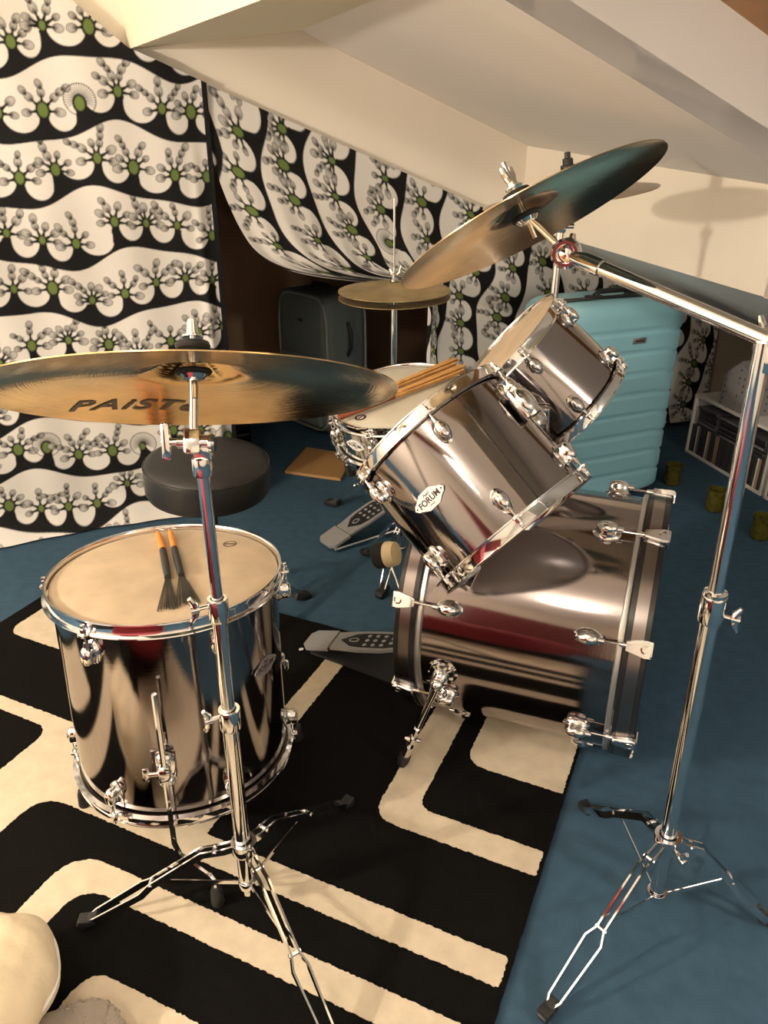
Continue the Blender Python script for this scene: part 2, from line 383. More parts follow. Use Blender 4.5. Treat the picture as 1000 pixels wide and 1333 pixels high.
# ------------------------------------------------------------------ printed fabric
def paint(Wd, Hd, res, seed, period=.2, y0=.05):
    rs = random.Random(seed)
    nx, ny = int(Wd / res) + 1, int(Hd / res) + 1
    X = (np.arange(nx) * res)[None, :]; Y = (np.arange(ny) * res)[:, None]
    cream = np.array([.645, .625, .60]); black = np.array([.006, .006, .007]); green = np.array([.115, .165, .045])
    C = np.empty((ny, nx, 3)); C[:] = cream
    aa = res * .75
    def blend(sl, a, col): C[sl] = C[sl] * (1 - a[..., None]) + col * a[..., None]
    def win(x0, x1, y0_, y1):
        i0, i1 = max(0, int(x0 / res) - 1), min(nx, int(x1 / res) + 2); j0, j1 = max(0, int(y0_ / res) - 1), min(ny, int(y1 / res) + 2)
        if i1 <= i0 or j1 <= j0: return None
        return (slice(j0, j1), slice(i0, i1))
    def cov(d): return np.clip(.5 - d / (2 * aa), 0, 1)
    def ell(cx, cy, rx, ry, col, th=0.0, line=None, inner=None):
        R = max(rx, ry) + 3 * res; sl = win(cx - R, cx + R, cy - R, cy + R)
        if sl is None: return
        dx = X[:, sl[1]] - cx; dy = Y[sl[0]] - cy; ct, st = math.cos(th), math.sin(th)
        a = (dx * ct + dy * st) / rx; b = (-dx * st + dy * ct) / ry
        k = np.sqrt(a * a + b * b); d = (k - 1) * min(rx, ry)
        if line: d = np.abs(d) - line
        blend(sl, cov(d), col)
    def seg(x0, y0_, x1, y1, w0, w1, col):
        R = max(w0, w1) + 3 * res
        sl = win(min(x0, x1) - R, max(x0, x1) + R, min(y0_, y1) - R, max(y0_, y1) + R)
        if sl is None: return
        px = X[:, sl[1]] - x0; py = Y[sl[0]] - y0_; vx, vy = x1 - x0, y1 - y0_; L2 = vx * vx + vy * vy + 1e-12
        t = np.clip((px * vx + py * vy) / L2, 0, 1)
        d = np.hypot(px - t * vx, py - t * vy) - (w0 + (w1 - w0) * t)
        blend(sl, cov(d), col)
    nb = int(Hd / period) + 3
    for i in range(-1, nb):
        if i == -1: ph = rs.uniform(0, 6.28)
        ph += rs.choice([-1, 1]) * rs.uniform(.7, 1.9); ph2 = rs.uniform(0, 6.28); L = rs.uniform(.54, .60); A = rs.uniform(.030, .040)
        base = y0 + i * period
        bw = lambda a: base + A * np.sin(2 * PI * a / L + ph) + .010 * np.sin(2 * PI * a / (L * .47) + ph2)
        xs = []; a = -.1 + rs.uniform(0, .08)
        while a < Wd + .1:
            xs.append(a); a += rs.choice([.100, .108, .116, .126, .138])
        yl = bw(X)
        d = np.maximum(yl - Y, Y - (yl + .080)); blend((slice(0, ny), slice(0, nx)), cov(d), black)
        for k in range(len(xs) - 1):
            g = xs[k + 1] - xs[k]; mx = (xs[k] + xs[k + 1]) / 2; bb = float(bw(mx))
            rx = g / 2 - .009 - rs.uniform(0, .004); ry = .054
            ell(mx, bb + .080 + rs.uniform(-.006, .006), rx, ry, cream, rs.uniform(-.15, .15))
            ell(mx, bb + .118, rx * .96, .05, cream)
        for x in xs:
            bb = float(bw(x)); sz = rs.choice([.65, .8, .9, 1.05]); hy = bb + rs.uniform(.084, .096)
            fan = rs.random() < .08
            if fan:
                R = .050; cx_, cy_ = x + rs.uniform(-.004, .004), hy + .012
                ell(cx_, cy_, R, R * .95, black, 0, .0012)
                for q in range(26):
                    an = -.5 + q / 25 * (PI + 1.0)
                    seg(cx_, cy_, cx_ + R * math.cos(an), cy_ + R * .95 * math.sin(an), .0013, .0004, black)
            else:
                nbr = rs.choice([5, 5, 6, 6, 7])
                for q in range(nbr):
                    an = math.radians(-8 + 196 * q / (nbr - 1)) + rs.uniform(-.1, .1)
                    r0 = .022 * sz; ln = rs.uniform(.034, .042) * (.8 + .2 * sz)
                    tx, ty = x + math.cos(an) * ln, hy + math.sin(an) * ln
                    seg(x, hy, tx, ty, .0085, .0026, black)
                    nbud = 1 + (rs.random() < .72) * (1 + (rs.random() < .45)) * (abs(math.cos(an)) < .85)
                    pxx, pyy = tx, ty; dirn = an
                    for b in range(nbud):
                        s = rs.uniform(.0105, .0155) * (1.0 if b == 0 else .92)
                        cx_, cy_ = pxx + math.cos(dirn) * s, pyy + math.sin(dirn) * s
                        ell(cx_, cy_, s * 1.12, s * .86, cream, dirn)
                        for f_, ln_ in ((1, .0011), (.74, .0007), (.48, .0007), (.22, .0016)):
                            ell(cx_ - math.cos(dirn) * s * (1 - f_) * .6, cy_ - math.sin(dirn) * s * (1 - f_) * .6, s * 1.12 * f_, s * .86 * f_, black, dirn, ln_)
                        seg(pxx - math.cos(dirn) * .002, pyy - math.sin(dirn) * .002, pxx + math.cos(dirn) * s * .45, pyy + math.sin(dirn) * s * .45, .0026, .0008, black)
                        pxx, pyy = cx_ + math.cos(dirn) * s, cy_ + math.sin(dirn) * s; dirn += rs.uniform(-.45, .45)
            ell(x, hy, .0215 * sz, .0275 * sz, black)
            seg(x, bb + .03, x, hy, .014 * sz + .003, .012 * sz, black)
            ell(x, hy + .001, .0150 * sz, .0205 * sz, green)
    return C

def grid_mesh(name, P, colr, keep=None):
    ny, nx = P.shape[:2]
    me = bpy.data.meshes.new(name)
    idx = np.arange(ny * nx).reshape(ny, nx)
    q = np.stack([idx[:-1, :-1], idx[:-1, 1:], idx[1:, 1:], idx[1:, :-1]], -1)
    if keep is not None:
        k = keep[:-1, :-1] & keep[1:, :-1] & keep[:-1, 1:] & keep[1:, 1:]; q = q[k]
    q = q.reshape(-1, 4).astype(np.int32)
    used = np.zeros(ny * nx, bool); used[q.ravel()] = True
    re = np.cumsum(used) - 1
    q = re[q].astype(np.int32); vv = P.reshape(-1, 3)[used].astype(np.float32); cc = colr.reshape(-1, 3)[used]
    me.vertices.add(len(vv)); me.vertices.foreach_set('co', vv.ravel())
    me.loops.add(q.size); me.loops.foreach_set('vertex_index', q.ravel())
    me.polygons.add(len(q)); me.polygons.foreach_set('loop_start', np.arange(0, q.size, 4, dtype=np.int32)); me.polygons.foreach_set('loop_total', np.full(len(q), 4, np.int32))
    me.polygons.foreach_set('use_smooth', np.ones(len(q), bool))
    at_ = me.attributes.new('print', 'BYTE_COLOR', 'POINT')
    c4 = np.ones((len(vv), 4), np.float32); c4[:, :3] = cc; at_.data.foreach_set('color', c4.ravel())
    me.update(calc_edges=True); me.validate()
    me.materials.append(M_fabric)
    return me
Un, Mn = np.array(U), np.array(Mv)
RES = .0025
# hanging panel on the left
u0, u1, zt = -.55, .565, 1.78
KP = .88                                         # size of the print
Cc = paint((u1 - u0) / KP, zt / KP, RES / KP, 3, .2, .03)
ny, nx = Cc.shape[:2]
uu = u0 + np.arange(nx) * RES; zz = np.arange(ny) * RES
UU, ZZ = np.meshgrid(uu, zz)
top = np.where(UU < .347, slopeZ(.347) - .002 + (.347 - UU) * .78, .951 - .378 * (UU - 1.763) - .002)
top = np.where(UU < .347, np.minimum(top, 1.76), top)
fold = np.exp(-((UU - .505) / .018) ** 2)
mm = 2.672 + .010 * np.sin(UU * 9 + 1.2 + .4 * ZZ) * (.35 + .65 * (1 - ZZ / 1.8)) - .016 * fold * np.clip((1.3 - ZZ) / .5, 0, 1) + .004 * np.sin(UU * 31 + ZZ * 3)
mm -= .05 * np.clip((.12 - ZZ) / .12, 0, 1) ** 2
keep = ZZ <= top + RES
ZZc = np.minimum(ZZ, top)
right = UU > .53
P = UU[..., None] * Un + mm[..., None] * Mn; P[..., 2] = np.maximum(ZZc, FZ + .002)
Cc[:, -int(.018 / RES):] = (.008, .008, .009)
o = link('curtain', grid_mesh('curtain', P, Cc, keep))
tag(o, 'flat black and white tree print fabric panel hanging left of the dark opening', 'curtain', 'printed fabric hangings')
# drawn-aside panel over the opening
s0, s1 = .535, 2.885
ht = 1.45
Cp = paint((ht + .02) / KP, (s1 - s0) / KP, RES / KP, 11, .2, .06)        # rows run along -u, columns down the cloth
Cp = Cp[::-1].transpose(1, 0, 2)                        # rows: down the cloth, columns: along u
ny, nx = Cp.shape[:2]
uu = s0 + np.arange(nx) * (s1 - s0) / (nx - 1)
SS, TT = np.meshgrid(uu, np.arange(ny) * RES)
zG = .951 - .378 * (SS - 1.763) - .004
zmin = .02
kk = np.clip(TT / (zG - zmin), 0, 1)                    # 0 top .. 1 bottom
ztie = .775
zz = zG - np.minimum(TT, zG - zmin)
keep = TT <= (zG - zmin) + RES
keep &= ~((SS < 1.2) & (zz < ztie - .012))
ft = np.clip((zG - zz) / np.maximum(zG - ztie, .05), 0, 1)      # 0 top .. 1 at tie height
low = np.clip((ztie - zz) / ztie, 0, 1)
pull = np.clip(1 - (SS - s0) / .86, 0, 1)
w = .36 * ft ** 1.6 + .64 * ft ** 12
du = .640 * w * pull
un = SS + du
sag = -.05 * np.sin(np.pi * np.clip(ft, 0, 1)) * pull
zz2 = np.maximum(zz + sag * (zz > .1), zmin)
comp = w * pull
mm = 2.690 - .030 * comp * np.sin(SS * 62) * (1 - low * .3) - .012 * np.sin(SS * 14 + zz * 4) * ft - .035 * comp
mm = np.where(kk < .02, 2.69, mm)
P = un[..., None] * Un + mm[..., None] * Mn; P[..., 2] = zz2
o = link('curtain', grid_mesh('curtain_drawn', P, Cp, keep))
tag(o, 'tree print fabric pinned along the slope and pulled aside behind the hi-hat', 'curtain', 'printed fabric hangings')

# ------------------------------------------------------------------ rug
RA = math.radians(24.2)
RUGM = Matrix(((math.cos(RA), math.sin(RA), 0, 0), (-math.sin(RA), math.cos(RA), 0, 0), (0, 0, 1, 0), (0, 0, 0, 1)))
def rounded(pts, jit=.0016, seed=0, step=.004):
    rs = random.Random(seed); n = len(pts); out = []
    for i in range(n):
        p0, p1, p2 = V(pts[i - 1][:2]), V(pts[i][:2]), V(pts[(i + 1) % n][:2]); r = pts[i][2] if len(pts[i]) > 2 else .006
        a = (p0 - p1).normalized(); b = (p2 - p1).normalized()
        A, B = p1 + a * r, p1 + b * r
        k = max(3, int(r / .006))
        for q in range(k + 1):
            t = q / k; out.append((1 - t) ** 2 * A + 2 * t * (1 - t) * p1 + t * t * B)
    dense = []
    for i in range(len(out)):
        a, b = out[i], out[(i + 1) % len(out)]; L = (b - a).length; k = max(1, int(L / step))
        for q in range(k): dense.append(a + (b - a) * (q / k) + V((rs.uniform(-jit, jit), rs.uniform(-jit, jit))))
    return [(p.x, p.y) for p in dense]
rug_shapes = [
    [(-.365, 1.258, .05), (-.146, 1.258), (-.146, 1.56), (-.365, 1.56)],
    [(-.490, 1.56), (-.490, 1.034, .055), (-.147, 1.034), (-.147, 1.095), (-.412, 1.095, .035), (-.412, 1.56)],
    [(-.826, 1.493), (-.826, .994), (-1.71, .994), (-1.71, .957), (-1.285, .957, .05), (-1.285, .0), (-1.147, .0), (-1.147, .80, .07), (-.149, .80), (-.149, .857), (-.771, .857), (-.771, 1.493)],
    [(-1.70, 1.20, .05), (-1.05, 1.20), (-1.05, 1.59), (-1.70, 1.59)],
    [(-.977, .0), (-.977, .721, .08), (-.15, .721), (-.15, .666), (-.909, .666, .06), (-.909, .0)],
    [(-.78, .0), (-.78, .551, .05), (-.15, .551), (-.15, .0)],
    [(-1.70, .90), (-1.70, .4), (-1.40, .4), (-1.40, .90, .05)],
]
mb = MB()
mb.prism(rounded([(-1.755, -.7), (-.140, -.7), (-.140, 1.604), (-1.755, 1.604)], .0008, 5, .01), FZ, 0.0)
mb.mi = 1
for i, sh in enumerate(rug_shapes): mb.prism(rounded(sh, .0014, i), -.002, .0012)
single('rug', mb, [M_rug_black, M_rug_cream], 'black rug with cream angular stripes on the blue carpet under the drums', 'rug', None, RUGM)

# ------------------------------------------------------------------ text
def text_mesh(s, size, depth=.0004, shear=0.0, bold=0.0, spacing=1.0):
    cu = bpy.data.curves.new('lettering', 'FONT'); cu.body = s; cu.size = size; cu.align_x = 'CENTER'; cu.align_y = 'CENTER'
    cu.extrude = depth; cu.shear = shear; cu.offset = bold; cu.space_character = spacing; cu.resolution_u = 6
    ob = bpy.data.objects.new('lettering', cu); COL.objects.link(ob)
    dg = bpy.context.evaluated_depsgraph_get(); me = bpy.data.meshes.new_from_object(ob.evaluated_get(dg))
    vs = [v.co.copy() for v in me.vertices]; fs = [tuple(p.vertices) for p in me.polygons]
    bpy.data.objects.remove(ob); bpy.data.curves.remove(cu); bpy.data.meshes.remove(me)
    return vs, fs

# ------------------------------------------------------------------ drums
def lug_mesh(name='lug', k=1.0):
    b = MB(); S = Matrix.Diagonal((1, .92, 1.5, 1)) @ Matrix.Rotation(PI / 2, 4, 'Y')
    b.lathe([(.0150 * k, -.001), (.0155 * k, .002), (.0125 * k, .0045 * k), (.0118 * k, .012 * k), (.0120 * k, .018 * k), (.0100 * k, .0225 * k), (.0060 * k, .0248 * k), (0, .0255 * k)], 28, S)
    b.cyl((.0145 * k, 0, .008 * k), (.0145 * k, 0, .026 * k), .0058 * k, .0045 * k, 12)
    return b.mesh(name, M_chrome, 50)
LUG = lug_mesh()
def rod_mesh(L, name='tension_rod'):
    b = MB(); b.cyl((0, 0, 0), (0, 0, L), .0023, None, 10); b.cyl((0, 0, L - .004), (0, 0, L + .005), .0052, .0052, 10); b.rbox((.0062, .0062, .008), .0008, T(0, 0, L + .009))
    return b.mesh(name, M_chrome)
def hoop_prof(Rs, s=1):
    # triple-flanged steel hoop, z measured down from the lip
    p = [(Rs + .0045, -.0105), (Rs + .0045, -.003), (Rs + .0065, 0), (Rs + .0095, .0002), (Rs + .0098, -.0018), (Rs + .0070, -.0028), (Rs + .0066, -.019),
         (Rs + .0072, -.0205), (Rs + .0145, -.0215), (Rs + .0150, -.0235), (Rs + .0050, -.0245), (Rs + .0045, -.022)]
    return [(r, z * s) for r, z in p]
def badge(par, Mw, k=1.0, white=True):
    w, h = .037 * k, .0165 * k
    poly = [(-w, 0), (-w * .84, -h * .42), (-w * .74, -h * .46), (-w * .34, -h), (w * .34, -h), (w * .74, -h * .46), (w * .84, -h * .42), (w, 0), (w * .84, h * .42), (w * .74, h * .46), (w * .34, h), (-w * .34, h), (-w * .74, h * .46), (-w * .84, h * .42)]
    b = part('badge', MB().prism(poly, 0, .0016), M_plate if white else M_plategrey, par, Mw, 'white maker badge' if white else 'silver maker badge')
    t = MB()
    vs, fs = text_mesh('FORUM', .0150 * k, .0003, 0, .0003); t.raw(vs, fs, T(0, -.0008 * k, .0018))
    vs, fs = text_mesh('Pearl', .0070 * k, .0003, .3); t.raw(vs, fs, T(0, .0095 * k, .0018))
    t.prism([(-.006, -.0006), (.006, -.0006), (.006, .0006), (-.006, .0006)], .0016, .002, T(0, -.0098 * k, 0))
    for sx in (-1, 1): t.cyl((sx * w * .84, 0, .001), (sx * w * .84, 0, .0022), .0016, None, 10)
    part('lettering', t, M_ink, b, Mw)
    return b
def shell_frame(F, az, Rs, z, up=1):           # x radial outward, z along the axis
    return F @ RZ(az) @ T(Rs, 0, z) @ (I4 if up > 0 else Matrix.Rotation(PI, 4, 'X'))
def drum(name, label, cat, F, Rs, L, lugs, shellm, headm, top_lug=.052, bot_lug=None, group=None, hoopm=None, extra=None, base=None):
    c = F @ V((0, 0, -L))
    t = thing(name, label, cat, base if base is not None else c, group)
    bot_lug = top_lug if bot_lug is None else bot_lug
    zb = -L
    part('shell', MB().lathe([(Rs - .006, -.012), (Rs, -.0125), (Rs, zb + .0125), (Rs - .006, zb + .012), (Rs - .006, -.012)], 128), shellm, t, F)
    part('batter_head', MB().lathe([(0, -.0075), (Rs * .5, -.0075), (Rs - .004, -.0078), (Rs + .002, -.011), (Rs + .0035, -.018)], 96), headm, t, F)
    part('resonant_head', MB().lathe([(Rs + .0035, zb + .018), (Rs + .002, zb + .011), (Rs - .004, zb + .0078), (0, zb + .0075)], 96), M_reso, t, F)
    ears = [a for a in lugs]
    for nm, s, z in (('hoop', 1, 0), ('hoop', -1, zb)):
        b = MB().lathe(hoop_prof(Rs, s), 128, T(0, 0, z), closed=True)
        for a in ears: b.rbox((.016, .016, .006), .002, RZ(a) @ T(Rs + .0155, 0, z - s * .0215))
        part(nm, b, hoopm or M_chrome, t, F)
    for up, zl in ((1, -top_lug), (-1, zb + bot_lug)):
        Lr = (top_lug if up > 0 else bot_lug) - .020
        rm = rod_mesh(Lr)
        for a in lugs:
            Mw = shell_frame(F, a, Rs, zl, up)
            lg = link('lug', LUG, t, Mw)
            link('tension_rod', rm, lg, Mw @ T(.0155, 0, .004))
    return t

# floor tom
n = V((math.sin(math.radians(4.1)) * math.cos(math.radians(95.2)), math.sin(math.radians(4.1)) * math.sin(math.radians(95.2)), math.cos(math.radians(4.1))))
FT = frame((-.405, 1.238, .531), n)
ftom = drum('floor_tom', 'steel floor tom with pale head standing behind the front left stand', 'drum', FT, .203, .4177, [math.radians(248 + 60 * k) for k in range(6)], M_shell, M_head, .062)
for az_, foot in ((277, (284, 1176)), (38, (388, 962)), (158, (111, 1048))):
    a = math.radians(az_)
    fp = atz(*foot, 0.0)
    Fl = FT @ RZ(a)
    lg = None
    up_, lo_ = Fl @ V((.203 + .024, 0, -.055)), Fl @ V((.203 + .022, 0, -.455))
    if az_ == 277: up_ = Fl @ V((.228, 0, -.120))
    fp = V((fp.x, fp.y, .030))
    kn = lo_ + (V((fp.x, fp.y, lo_.z)) - lo_) * .12; kn.z -= .008
    end = V((fp.x, fp.y, .034)); pre = lo_.lerp(V((fp.x, fp.y, lo_.z - .03)), .86)
    b = MB().tube([up_, lo_ + (up_ - lo_) * .04, kn, pre, V((fp.x, fp.y, pre.z - .012)), end], .0048, 6)
    leg = part('leg', b, M_chrome, ftom)
    part('rubber_foot', MB().lathe([(0, .0), (.011, .0), (.0125, .004), (.011, .03), (.008, .042), (0, .043)], 20), M_black, leg, T(fp.x, fp.y, .0005))
    Mb = FT @ RZ(a) @ T(.203, 0, -.285)
    br_ = MB().rbox((.012, .034, .052), .004, T(.006)); br_.rbox((.022, .020, .026), .004, T(.022)); br_.cyl((.022, 0, 0), (.022, -.028, 0), .004, None, 10)
    br_.rbox((.007, .012, .026), .003, T(.022, -.032)); br_.ell((.012, 0, .024), (.01, .015, .012)); br_.ell((.012, 0, -.024), (.01, .015, .012))
    part('leg_bracket', br_, M_chrome, ftom, Mb)
Mb = FT @ RZ(math.radians(337)) @ T(.2032, 0, -.16) @ Matrix(((0, 0, 1, 0), (1, 0, 0, 0), (0, 1, 0, 0), (0, 0, 0, 1)))
badge(ftom, Mb, 1.0, False)
b = MB().lathe([(.011, -.0070), (.0135, -.0070)], 32, T(.095, .125, 0)); b.rbox((.018, .003, .0004), 0, T(.095, .125, -.0070))
part('head_logo', b, M_ink, ftom, FT)

# mounted toms
def axis(a, e): a, e = math.radians(a), math.radians(e); return V((math.cos(a) * math.cos(e), math.sin(a) * math.cos(e), math.sin(e)))
aB = axis(-37.5, -38); FB = frame((.0779, 1.3623, .7655), -aB)
btom = drum('rack_tom', 'larger tilted steel tom with white badge mounted over the bass drum', 'drum', FB, .1585, .266, [math.radians(343 + 60 * k) for k in range(6)], M_shell, M_head, .058, group='tilted toms')
Mb = FB @ RZ(math.radians(10)) @ T(.1587, 0, -.128) @ Matrix(((0, 0, 1, 0), (1, 0, 0, 0), (0, 1, 0, 0), (0, 0, 0, 1)))
badge(btom, Mb)
aS = axis(-7.75, -40.6); FS = frame((.266, 1.706, .835), -aS)
stom = drum('rack_tom', 'smaller tilted steel tom in front of the blue suitcase', 'drum', FS, .1425, .222, [math.radians(15 + 60 * k) for k in range(6)], M_shell, M_head, .050, group='tilted toms')

# bass drum
a_ = axis(-21.3, .7); FBD = frame((.123, 1.576, .2955), -a_)
RB, LB = .2725, .4925
bass = thing('bass_drum', 'big brushed steel bass drum lying under the two tilted toms', 'drum', (.35, 1.48, 0))
part('shell', MB().lathe([(RB - .007, -.03), (RB, -.03), (RB, -LB + .03), (RB - .007, -LB + .03), (RB - .007, -.03)], 160), M_bassshell, bass, FBD)
for zc, s in ((0, 1), (-LB, -1)):
    Ro = .2847
    Fz = FBD @ T(0, 0, zc)
    h = MB().lathe([(Ro - .010, -.0005 * s), (Ro - .0015, 0), (Ro, -.0015 * s), (Ro, -.0105 * s), (Ro - .0006, -.0105 * s), (Ro - .0006, -.034 * s), (Ro, -.034 * s), (Ro, -.0435 * s), (Ro - .0015, -.045 * s), (Ro - .010, -.045 * s)], 160, closed=True)
    ho = part('hoop', h, M_blackpl, bass, Fz, 'black wooden hoop')
    part('inlay', MB().lathe([(Ro - .0004, -.0105 * s), (Ro + .0002, -.011 * s), (Ro + .0002, -.0335 * s), (Ro - .0004, -.034 * s)], 160), M_hoopinlay, ho, Fz)
    part('flange_ring', MB().lathe([(RB + .0005, -.047 * s), (RB + .0065, -.046 * s), (RB + .0075, -.049 * s), (RB + .0075, -.055 * s), (RB + .0005, -.057 * s)], 160), M_silver, bass, Fz)
    part('batter_head' if s > 0 else 'front_head', MB().lathe([(0, -.014 * s), (RB - .01, -.014 * s), (RB + .004, -.02 * s), (RB + .005, -.05 * s)], 96), M_headw if s > 0 else M_blackpl, bass, Fz)
clawb = MB(); YZX = Matrix(((0, 0, 1, 0), (1, 0, 0, 0), (0, 1, 0, 0), (0, 0, 0, 1)))
clawb.prism([(-.0155, .006), (-.0165, -.006), (-.0085, -.040), (.0085, -.040), (.0165, -.006), (.0155, .006)], .0115, .018, YZX)
clawb.prism([(-.0125, .004), (-.0135, -.006), (-.0065, -.038), (.0065, -.038), (.0135, -.006), (.0125, .004)], .018, .0215, YZX)
clawb.rbox((.026, .031, .006), .0025, T(.006, 0, .0045)); clawb.lathe([(.0055, .0), (.0085, .0004), (.0085, .0016), (.0055, .002)], 20, T(.0205, 0, -.006) @ Matrix.Rotation(PI / 2, 4, 'Y'))
clawb.cyl((.012, 0, -.036), (.012, 0, -.052), .0060, .0048, 12)
CLAW = clawb.mesh('claw', M_chrome)
BLUG = lug_mesh('lug', 1.18)
rodm = MB().cyl((0, 0, 0), (0, 0, -.075), .0025, None, 10).mesh('tension_rod', M_chrome)
for zc, s in ((0, 1), (-LB, -1)):
    for k in range(8):
        Mw = shell_frame(FBD, math.radians(23 + 45 * k), .2737, zc, s)
        cl = link('claw_hook', CLAW, bass, Mw)
        link('tension_rod', rodm, cl, Mw @ T(.012, 0, -.040))
        link('lug', BLUG, bass, shell_frame(FBD, math.radians(23 + 45 * k), RB, zc - s * .110, s))
# spurs
def spur(azd, foot, h):
    Mb = FBD @ RZ(math.radians(azd)) @ T(RB, 0, -h)
    b = MB(); b.lathe([(0, .026), (.012, .026), (.016, .022), (.018, .012), (.026, .010), (.027, .002), (.032, .0), (.032, -.001)], 32, Mb @ Matrix.Rotation(PI / 2, 4, 'Y'))
    sp = part('spur', b, M_chrome, bass)
    p0 = Mb @ V((.030, 0, 0)); p1 = V(foot) + V((0, 0, .03)); d = (p1 - p0).normalized()
    g = MB(); g.ell(p0 + d * .008, (.014, .014, .014)); g.cyl(p0, p0 + d * .05, .010, .008); g.tube([p0, p0 + (p1 - p0) * .66], .0068, 14)
    g.tube([p0 + (p1 - p0) * .6, p0 + (p1 - p0) * .66, p0 + (p1 - p0) * .70], [.0095, .0095, .007], 14); g.tube([p0 + (p1 - p0) * .62, p1], .0042, 10)
    wq = d.cross(V((0, 1, 0))).normalized(); pm = p0 + (p1 - p0) * .76
    g.tube([pm - wq * .018, pm - wq * .006, pm + wq * .006, pm + wq * .018], [.004, .007, .007, .004], 10); g.cyl(pm - d * .007, pm + d * .007, .009)
    g.cyl(p1 - d * .035, p1 - d * .004, .009, .0105)
    part('spur_rod', g, M_chrome, sp)
    part('rubber_tip', MB().tube([p1 - d * .006, p1 + d * .012, p1 + d * .027], [.0125, .0135, .010], 16), M_black, sp)
spur(-8, atz(527, 998, .0), .105)
spur(188, V((.34, 1.93, 0)), .105)
# tom holder
hp = FBD @ RZ(math.radians(90)) @ V((RB, 0, -.20))
th = thing('tom_holder', 'chrome tom mounting post between the two tilted toms on the bass drum', 'mount', hp)
b = MB().rbox((.075, .075, .016), .006, frame(hp + V((0, 0, .004)), (0, 0, 1), a_)); part('base_plate', b, M_chrome, th)
topc = V((.275, 1.545, .76))
pc = V((hp.x, hp.y, .70))
part('post', MB().cyl(hp, pc, .0125, None, 20), M_chrome, th)
b = MB(); b.rbox((.05, .06, .06), .012, frame(pc, (0, 0, 1), a_)); b.ell(pc + V((0, .0, .03)), (.03, .03, .025)); part('clamp', b, M_chrome, th)
for Fd, Rd, zf in ((FB, .1585, -.10), (FS, .1425, -.09)):
    loc = Fd.inverted() @ pc; an = math.atan2(loc.y, loc.x)
    hit = Fd @ (RZ(an) @ V((Rd, 0, max(min(loc.z, -.07), -.16))))
    Mb = frame(hit, (Fd.to_3x3() @ (RZ(an).to_3x3() @ V((1, 0, 0)))))
    par = part('tom_arm', MB().tube([pc, pc.lerp(hit, .5) + V((0, 0, .012)), hit], .0095, 14), M_chrome, th)
    b = MB().rbox((.055, .075, .014), .005, Mb @ T(0, 0, .008)); b.ell((0, 0, .018), (.022, .030, .020), Mb)
    part('bracket', b, M_chrome, par)
# chrome isolation bracket on the big tom's upper side
Mb = FB @ RZ(math.radians(100)) @ T(.1585, 0, -.095)
b = MB().rbox((.012, .046, .060), .005, T(.012)); b.ell((.02, 0, .0), (.016, .022, .03)); b.cyl((.02, 0, .03), (.02, 0, -.03), .012)
part('mount_bracket', b, M_chrome, btom, Mb)

# snare
FN = frame((.032, 2.008, .631), (-.166, -.16, .973))
snare = drum('snare_drum', 'shallow steel snare drum with white head behind the larger tilted tom', 'drum', FN, .1785, .140, [math.radians(200 + 45 * k) for k in range(8)], M_snare, M_headw, .062, base=(.032, 2.008, .49))
Mb = FN @ RZ(math.radians(226)) @ T(.1787, 0, -.066) @ Matrix(((0, 0, 1, 0), (1, 0, 0, 0), (0, 1, 0, 0), (0, 0, 0, 1)))
badge(snare, Mb, .9, True)
b = MB().lathe([(.010, -.0070), (.0155, -.0070)], 32, FN @ RZ(math.radians(222)) @ T(.135, 0, 0) @ Matrix.Identity(4)); b.rbox((.016, .004, .0004), 0, FN @ RZ(math.radians(222)) @ T(.135, 0, -.0070))
part('head_logo', b, M_ink, snare)

# ------------------------------------------------------------------ stands
def leg_strap(par, top, foot, spread=.013, wide=.026, hgt=.013, arch=.02, split=.58, mt=None, fs=1.0):
    top, foot = V(top), V(foot)
    d = foot - top; hd = V((d.x, d.y, 0)).normalized(); sd = V((-hd.y, hd.x, 0))
    b = MB()
    prof = [(0, .0), (.06, .2), (.2, 1.0), (split - .03, .5), (split + .03, .35), (.93, .1), (1.0, 0)]
    gap = [spread, spread, spread, spread, wide, wide * .75, .004]
    for sg in (-1, 1):
        pts = [top + d * t + V((0, 0, arch * a)) + sd * (sg * g * .5) for (t, a), g in zip(prof, gap)]
        b.strap(pts, hgt, .0032)
    for t in (.12, split - .03):
        p = top + d * t + V((0, 0, arch * .6)); b.cyl(p - sd * spread * .8, p + sd * spread * .8, .0035, None, 8)
    lg = part('leg', b, mt or M_chrome, par)
    Mf = frame(foot + V((0, 0, .0)), hd + V((0, 0, -.35)), sd)
    f = MB().rbox((.020 * fs, .016 * fs, .040 * fs), .004, frame(foot - hd * .004 + V((0, 0, .004)), (hd + V((0, 0, -.45))), sd)); f.rbox((.022 * fs, .026 * fs, .012), .003, frame(foot + V((0, 0, .0062 - foot.z * 0)) * 1.0, (0, 0, 1), sd))
    part('rubber_foot', f, M_black, lg)
    return lg
def wing(b, p, d, k=1.0):                      # wing bolt: shaft from p along d with two lobes
    d = V(d).normalized(); q = V(p) + d * .026 * k; w = d.cross(V((0, 0, 1))).normalized() if abs(d.z) < .9 else V((1, 0, 0)); w = V((0, 0, 1)) if abs(d.z) < .5 else w
    b.cyl(p, q, .0042 * k, None, 10); b.cyl(q - d * .006, q + d * .006, .008 * k)
    b.tube([q - w * .024 * k + d * .006, q - w * .012 * k, q + w * .012 * k, q + w * .024 * k + d * .006], [.0042 * k, .0068 * k, .0068 * k, .0042 * k], 10)
def collar(b, p, d, r, h):
    F = frame(p, d); b.lathe([(r * .7, -h / 2), (r, -h / 2), (r * 1.05, -h / 2 + .003), (r * 1.05, h / 2 - .003), (r, h / 2), (r * .7, h / 2)], 28, F)
